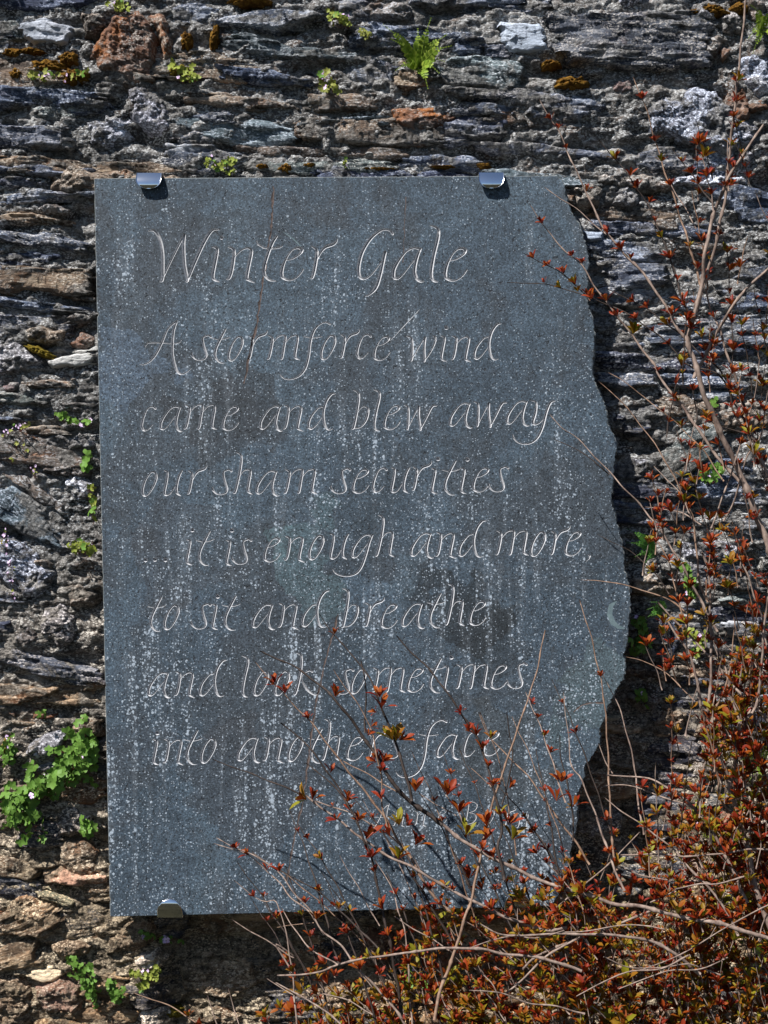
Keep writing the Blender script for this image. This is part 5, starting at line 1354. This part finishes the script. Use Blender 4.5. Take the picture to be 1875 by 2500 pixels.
plant([(170, 1335), (200, 1330), (226, 1345)], 20, 34, 'yellowleaf', 'yellow green leafy tuft with pink flowers beside the dotted line of the poem', .9, 6)
plant([(22, 1075), (58, 1092), (12, 1140)], 10, 6, 'redgreenleaf', 'sparse small leaves under the red stalks at the left frame edge', .9)
plant([(5, 1060), (40, 1045), (78, 1030)], 12, 8, 'redgreenleaf', 'red stalked sprig with pink flowers at the left frame edge', .6, 16, .02)
plant([(10, 1290), (18, 1340), (28, 1400), (34, 1460)], 11, 5, 'redgreenleaf', 'tall red stalk of pink flowers down the left frame edge', .6, 22, .025)
plant([(75, 1140), (92, 1160)], 12, 3, 'redgreenleaf', 'pair of pale pink flowers on a thin red stalk', .6, 5, .02)
plant([(175, 2345), (200, 2375), (215, 2410), (225, 2435)], 24, 48, 'greenleaf', 'green clump of round leaves low in the wall, left of its pair', 1.15, 2)
plant([(262, 2395), (280, 2420), (285, 2440)], 17, 30, 'greenleaf', 'second green clump of round leaves low in the wall, right of its pair', 1.1, 1)
plant([(325, 2370), (350, 2385), (385, 2365), (345, 2415)], 18, 30, 'yellowleaf', 'yellowing leafy clump with reddish stalks below the lower left clip', 1.0, 2)
plant([(350, 2280), (372, 2290), (440, 2300)], 12, 9, 'greenleaf', 'dark green sprig with lilac flowers right under the lower left clip', 1.2, 4)
plant([(500, 385), (530, 405), (560, 400), (580, 390)], 20, 34, 'yellowleaf', 'yellow green plant growing on the top edge of the plaque', .75, 3, .01, stem='greenstem')
plant([(815, 38), (835, 45), (850, 60)], 20, 22, 'yellowleaf', 'small round leafed plant near the top edge, left of the fern', .95, 2)
plant([(880, 78), (905, 88)], 16, 14, 'redgreenleaf', 'reddish small plant just left of the fern fronds', .8, 1)
plant([(775, 175), (795, 195), (800, 222), (825, 205)], 16, 15, 'redgreenleaf', 'red and green plant with pink flowers below the other round leafed plant', 1.1, 6)
plant([(430, 165), (455, 175), (480, 190), (440, 190)], 18, 28, 'yellowleaf', 'yellow green plant right of the big rust brown stone', .9, 2)
plant([(280, 8), (300, 18)], 20, 18, 'yellowleaf', 'little plant at the top frame edge above the rust brown stone', .8, 2)
plant([(70, 180), (100, 185), (165, 185), (205, 180)], 16, 22, 'redgreenleaf', 'scattered leaves and lilac flowers among the orange moss', .85, 7)
plant([(838, 405), (845, 388)], 9, 5, 'yellowleaf', 'single pale stalk with tiny buds on the plaque\'s top edge', .4, 3, .01, stem='greenstem')
plant([(1555, 1505), (1570, 1540), (1555, 1590), (1580, 1570)], 22, 30, 'greenleaf', 'dark green leafy plant in the shadow right of the plaque', 1.2, 2)
plant([(1668, 1385), (1690, 1420), (1685, 1460)], 17, 24, 'greenleaf', 'bright green leaves behind twigs level with the word more', 1.1, 1)
plant([(1715, 1160), (1745, 1170), (1755, 1140)], 15, 22, 'greenleaf', 'sunlit green plant under the steeply slanting stone', 1.1, 2)
plant([(1740, 962), (1745, 990)], 9, 7, 'greenleaf', 'few green leaves behind the thick stem at the right', .9, 0)
plant([(1690, 1545), (1715, 1570), (1700, 1600)], 14, 16, 'yellowleaf', 'pale green leaves behind twigs level with the words to sit', 1.1, 1)
plant([(1330, 2225), (1350, 2260), (1365, 2290)], 16, 20, 'greenleaf', 'green leaves below the broken corner of the plaque behind twigs', 1.2, 2)
plant([(985, 2360), (1005, 2400), (1060, 2390)], 18, 14, 'greenleaf', 'few bright leaves in the shadow below the middle of the plaque', 1.3, 2)
plant([(1565, 1690), (1575, 1720)], 14, 9, 'darkleaf' if 'darkleaf' in LEAVES else 'greenleaf', 'small leaves in the shadow where the broken edge turns inwards', 1.2, 1)
plant([(1700, 1950), (1760, 2050)], 30, 14, 'yellowleaf', 'pale leaves showing between twigs low on the right', 1.2, 1)

def frond(mb, base, tipv, width, n=17, droop=.0, front=Vector((0, -1, 0))):
    c = catmull([base, base.lerp(tipv, .5) + Vector((0, -.010, .006)), tipv + Vector((0, 0, -droop))], (tipv - base).length / n)
    tube(mb, c, lambda t: .0006 * (1 - .6 * t), 4)
    m = len(c)
    for i in range(1, m):
        t = i / (m - 1)
        d = (c[i] - c[i - 1]).normalized()
        side = d.cross(front).normalized()
        w = width * (math.sin(min(1, t * 1.15 + .12) * math.pi) ** .6 * .5 + .08)
        for s in (-1, 1):
            ax = (side * s + d * .25 + front * U(-.25, .35)).normalized()
            up = d
            L = w * U(.85, 1.1); hw = min(.0031, L * .4)
            q = c[i]
            nrm = ax.cross(up).normalized() * .0006
            vs = [q - up * hw * .4, q + up * hw * .4, q + ax * L * .45 + up * hw, q + ax * L * .45 - up * hw, q + ax * L * .85 + up * hw * .8, q + ax * L * .85 - up * hw * .75, q + ax * L * 1.05 + nrm]
            mb.add(vs, [(0, 1, 2, 3), (3, 2, 4, 5), (5, 4, 6)])
def fern(px, py, fr, label, mat='fern', group='small ferns rooted in the wall', width=.0125):
    y0 = wy(px, py) - .004
    if 225 < px < 1545 and 425 < py < 2240: y0 = max(y0, .035)
    base = P(px, py, y0)
    root = thing('fern', tuple(base), label, 'fern', group)
    for (tx, ty, out) in fr:
        mb = MB(); tp = P(tx, ty, y0 - out)
        frond(mb, Vector((0, 0, 0)), tp - base, width, max(9, int((tp - base).length / .0038)))
        link('frond', mb.mesh('frond', M[mat], False), root)
    return root
fern(1022, 165, [(1052, 44, .03), (936, 60, .035), (1102, 112, .04), (955, 95, .03), (1090, 85, .02), (1072, 178, .035), (966, 172, .03), (1045, 216, .03), (985, 115, .02), (1020, 70, .01), (1085, 150, .02), (1000, 160, .05)], 'bright yellow green fern fanning out near the top of the wall, over its own shadow', width=.0155)
fern(1860, 75, [(1832, 12, .03), (1826, 95, .04), (1838, 130, .03), (1885, 20, .02), (1890, 110, .04), (1845, 55, .05)], 'bright fern cut by the right frame edge at the top')
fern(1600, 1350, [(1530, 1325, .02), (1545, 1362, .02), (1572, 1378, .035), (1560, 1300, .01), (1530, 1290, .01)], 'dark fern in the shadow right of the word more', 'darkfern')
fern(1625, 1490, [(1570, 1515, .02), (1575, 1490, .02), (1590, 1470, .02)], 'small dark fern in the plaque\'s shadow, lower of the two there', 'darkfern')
fern(1858, 1860, [(1800, 1835, .03), (1805, 1880, .04), (1830, 1905, .04), (1880, 1800, .03), (1815, 1800, .02), (1850, 1920, .05), (1790, 1860, .05)], 'yellow green fern behind twigs at the lower right frame edge')
fern(1860, 2330, [(1810, 2300, .03), (1830, 2370, .04), (1900, 2290, .03), (1870, 2270, .02)], 'half hidden fern low at the right frame edge')

# moss
def moss(px, py, w, h, label, key='moss', dip=0):
    y0 = wy(px, py)
    base = P(px, py, y0)
    nu, nv = 44, 22
    u = np.linspace(0, 2 * np.pi, nu, endpoint=False); v = np.linspace(0, 1, nv)
    Uu, Vv = np.meshgrid(u, v)
    rr = Vv * (1 + .38 * perlin(np.cos(Uu) * 2 + px, np.sin(Uu) * 2 + py, 3) + .2 * perlin(np.cos(Uu) * 6 + px, np.sin(Uu) * 6, 4))
    X = np.cos(Uu) * rr * w * PX * .62; Z = np.sin(Uu) * rr * h * PX * (.62 if h > 15 else .5)
    a = math.radians(dip)
    X, Z = X * math.cos(a) + Z * math.sin(a), -X * math.sin(a) + Z * math.cos(a)
    d, vv = cells(X * 260 + px, Z * 260, 7)
    hgt = (1 - Vv ** 2.2) * .012 + (.6 - d) * .006 * (1 - Vv ** 6) + .006 * fbm(X * 120 + px, Z * 120, 3, 5) - .014 * Vv ** 6
    co = np.stack([X, -hgt - .002, Z], -1)
    idx = np.arange(nu * nv).reshape(nv, nu)
    nx_ = np.roll(idx, -1, 1)
    F = np.stack([idx[:-1], idx[1:], nx_[1:], nx_[:-1]], -1).reshape(-1, 4)
    o = link('moss_cushion', mesh_np('moss_cushion', co.reshape(-1, 3), F, M[key]), None, base)
    tag(o, label, 'moss', 'moss cushions on the wall')
moss(38, 132, 60, 24, 'orange moss pad at the left frame edge under the pale streaky stone')
moss(75, 128, 70, 18, 'thin orange moss strip under the pale streaky stone')
moss(45, 185, 44, 30, 'small brown moss pad nearest the left frame edge')
moss(110, 165, 110, 36, 'broad orange moss band below the pale streaky stone')
moss(168, 145, 46, 34, 'orange moss lump just left of the rust brown stone')
moss(185, 188, 70, 36, 'orange moss under the lower left corner of the rust brown stone')
moss(455, 100, 26, 40, 'upright moss smear right of the rust brown stone', 'moss')
moss(524, 95, 22, 62, 'narrow upright moss streak left of the layered slates', 'moss')
moss(440, 175, 60, 30, 'olive moss behind the yellow green plant near the rust stone', 'mossgreen')
moss(610, 4, 90, 18, 'moss strip at the top frame edge')
moss(1395, 205, 78, 36, 'dark golden moss cushion left of the lichen stone')
moss(1735, 28, 74, 34, 'golden moss at the top right in front of the broad slate')
moss(1805, 22, 40, 26, 'smaller golden moss lump beside the right hand fern')
moss(925, 414, 86, 9, 'thin orange moss line on the plaque top edge, the longest')
moss(1082, 409, 60, 9, 'thin orange moss line left of the right clip')
moss(1180, 405, 34, 10, 'moss dot above the right clip')
moss(700, 412, 40, 26, 'brown moss by the plaque top above the word Winter')
moss(755, 405, 30, 14, 'small orange moss left of the pale stalk')
moss(100, 860, 70, 18, 'olive moss on the lichen flecked stone at the left', 'mossgreen', 25)
moss(20, 1830, 30, 50, 'brown moss behind the small plant at the left frame edge', 'mossgreen')
moss(420, 2470, 60, 26, 'olive moss low at the bottom frame edge', 'mossgreen')
moss(1345, 158, 40, 20, 'moss at the foot of the white quartz block', 'moss')
moss(640, 408, 30, 14, 'rusty moss flake left of the brown moss', 'moss')
moss(15, 1340, 26, 40, 'dull moss behind the tall flower stalk', 'mossgreen')
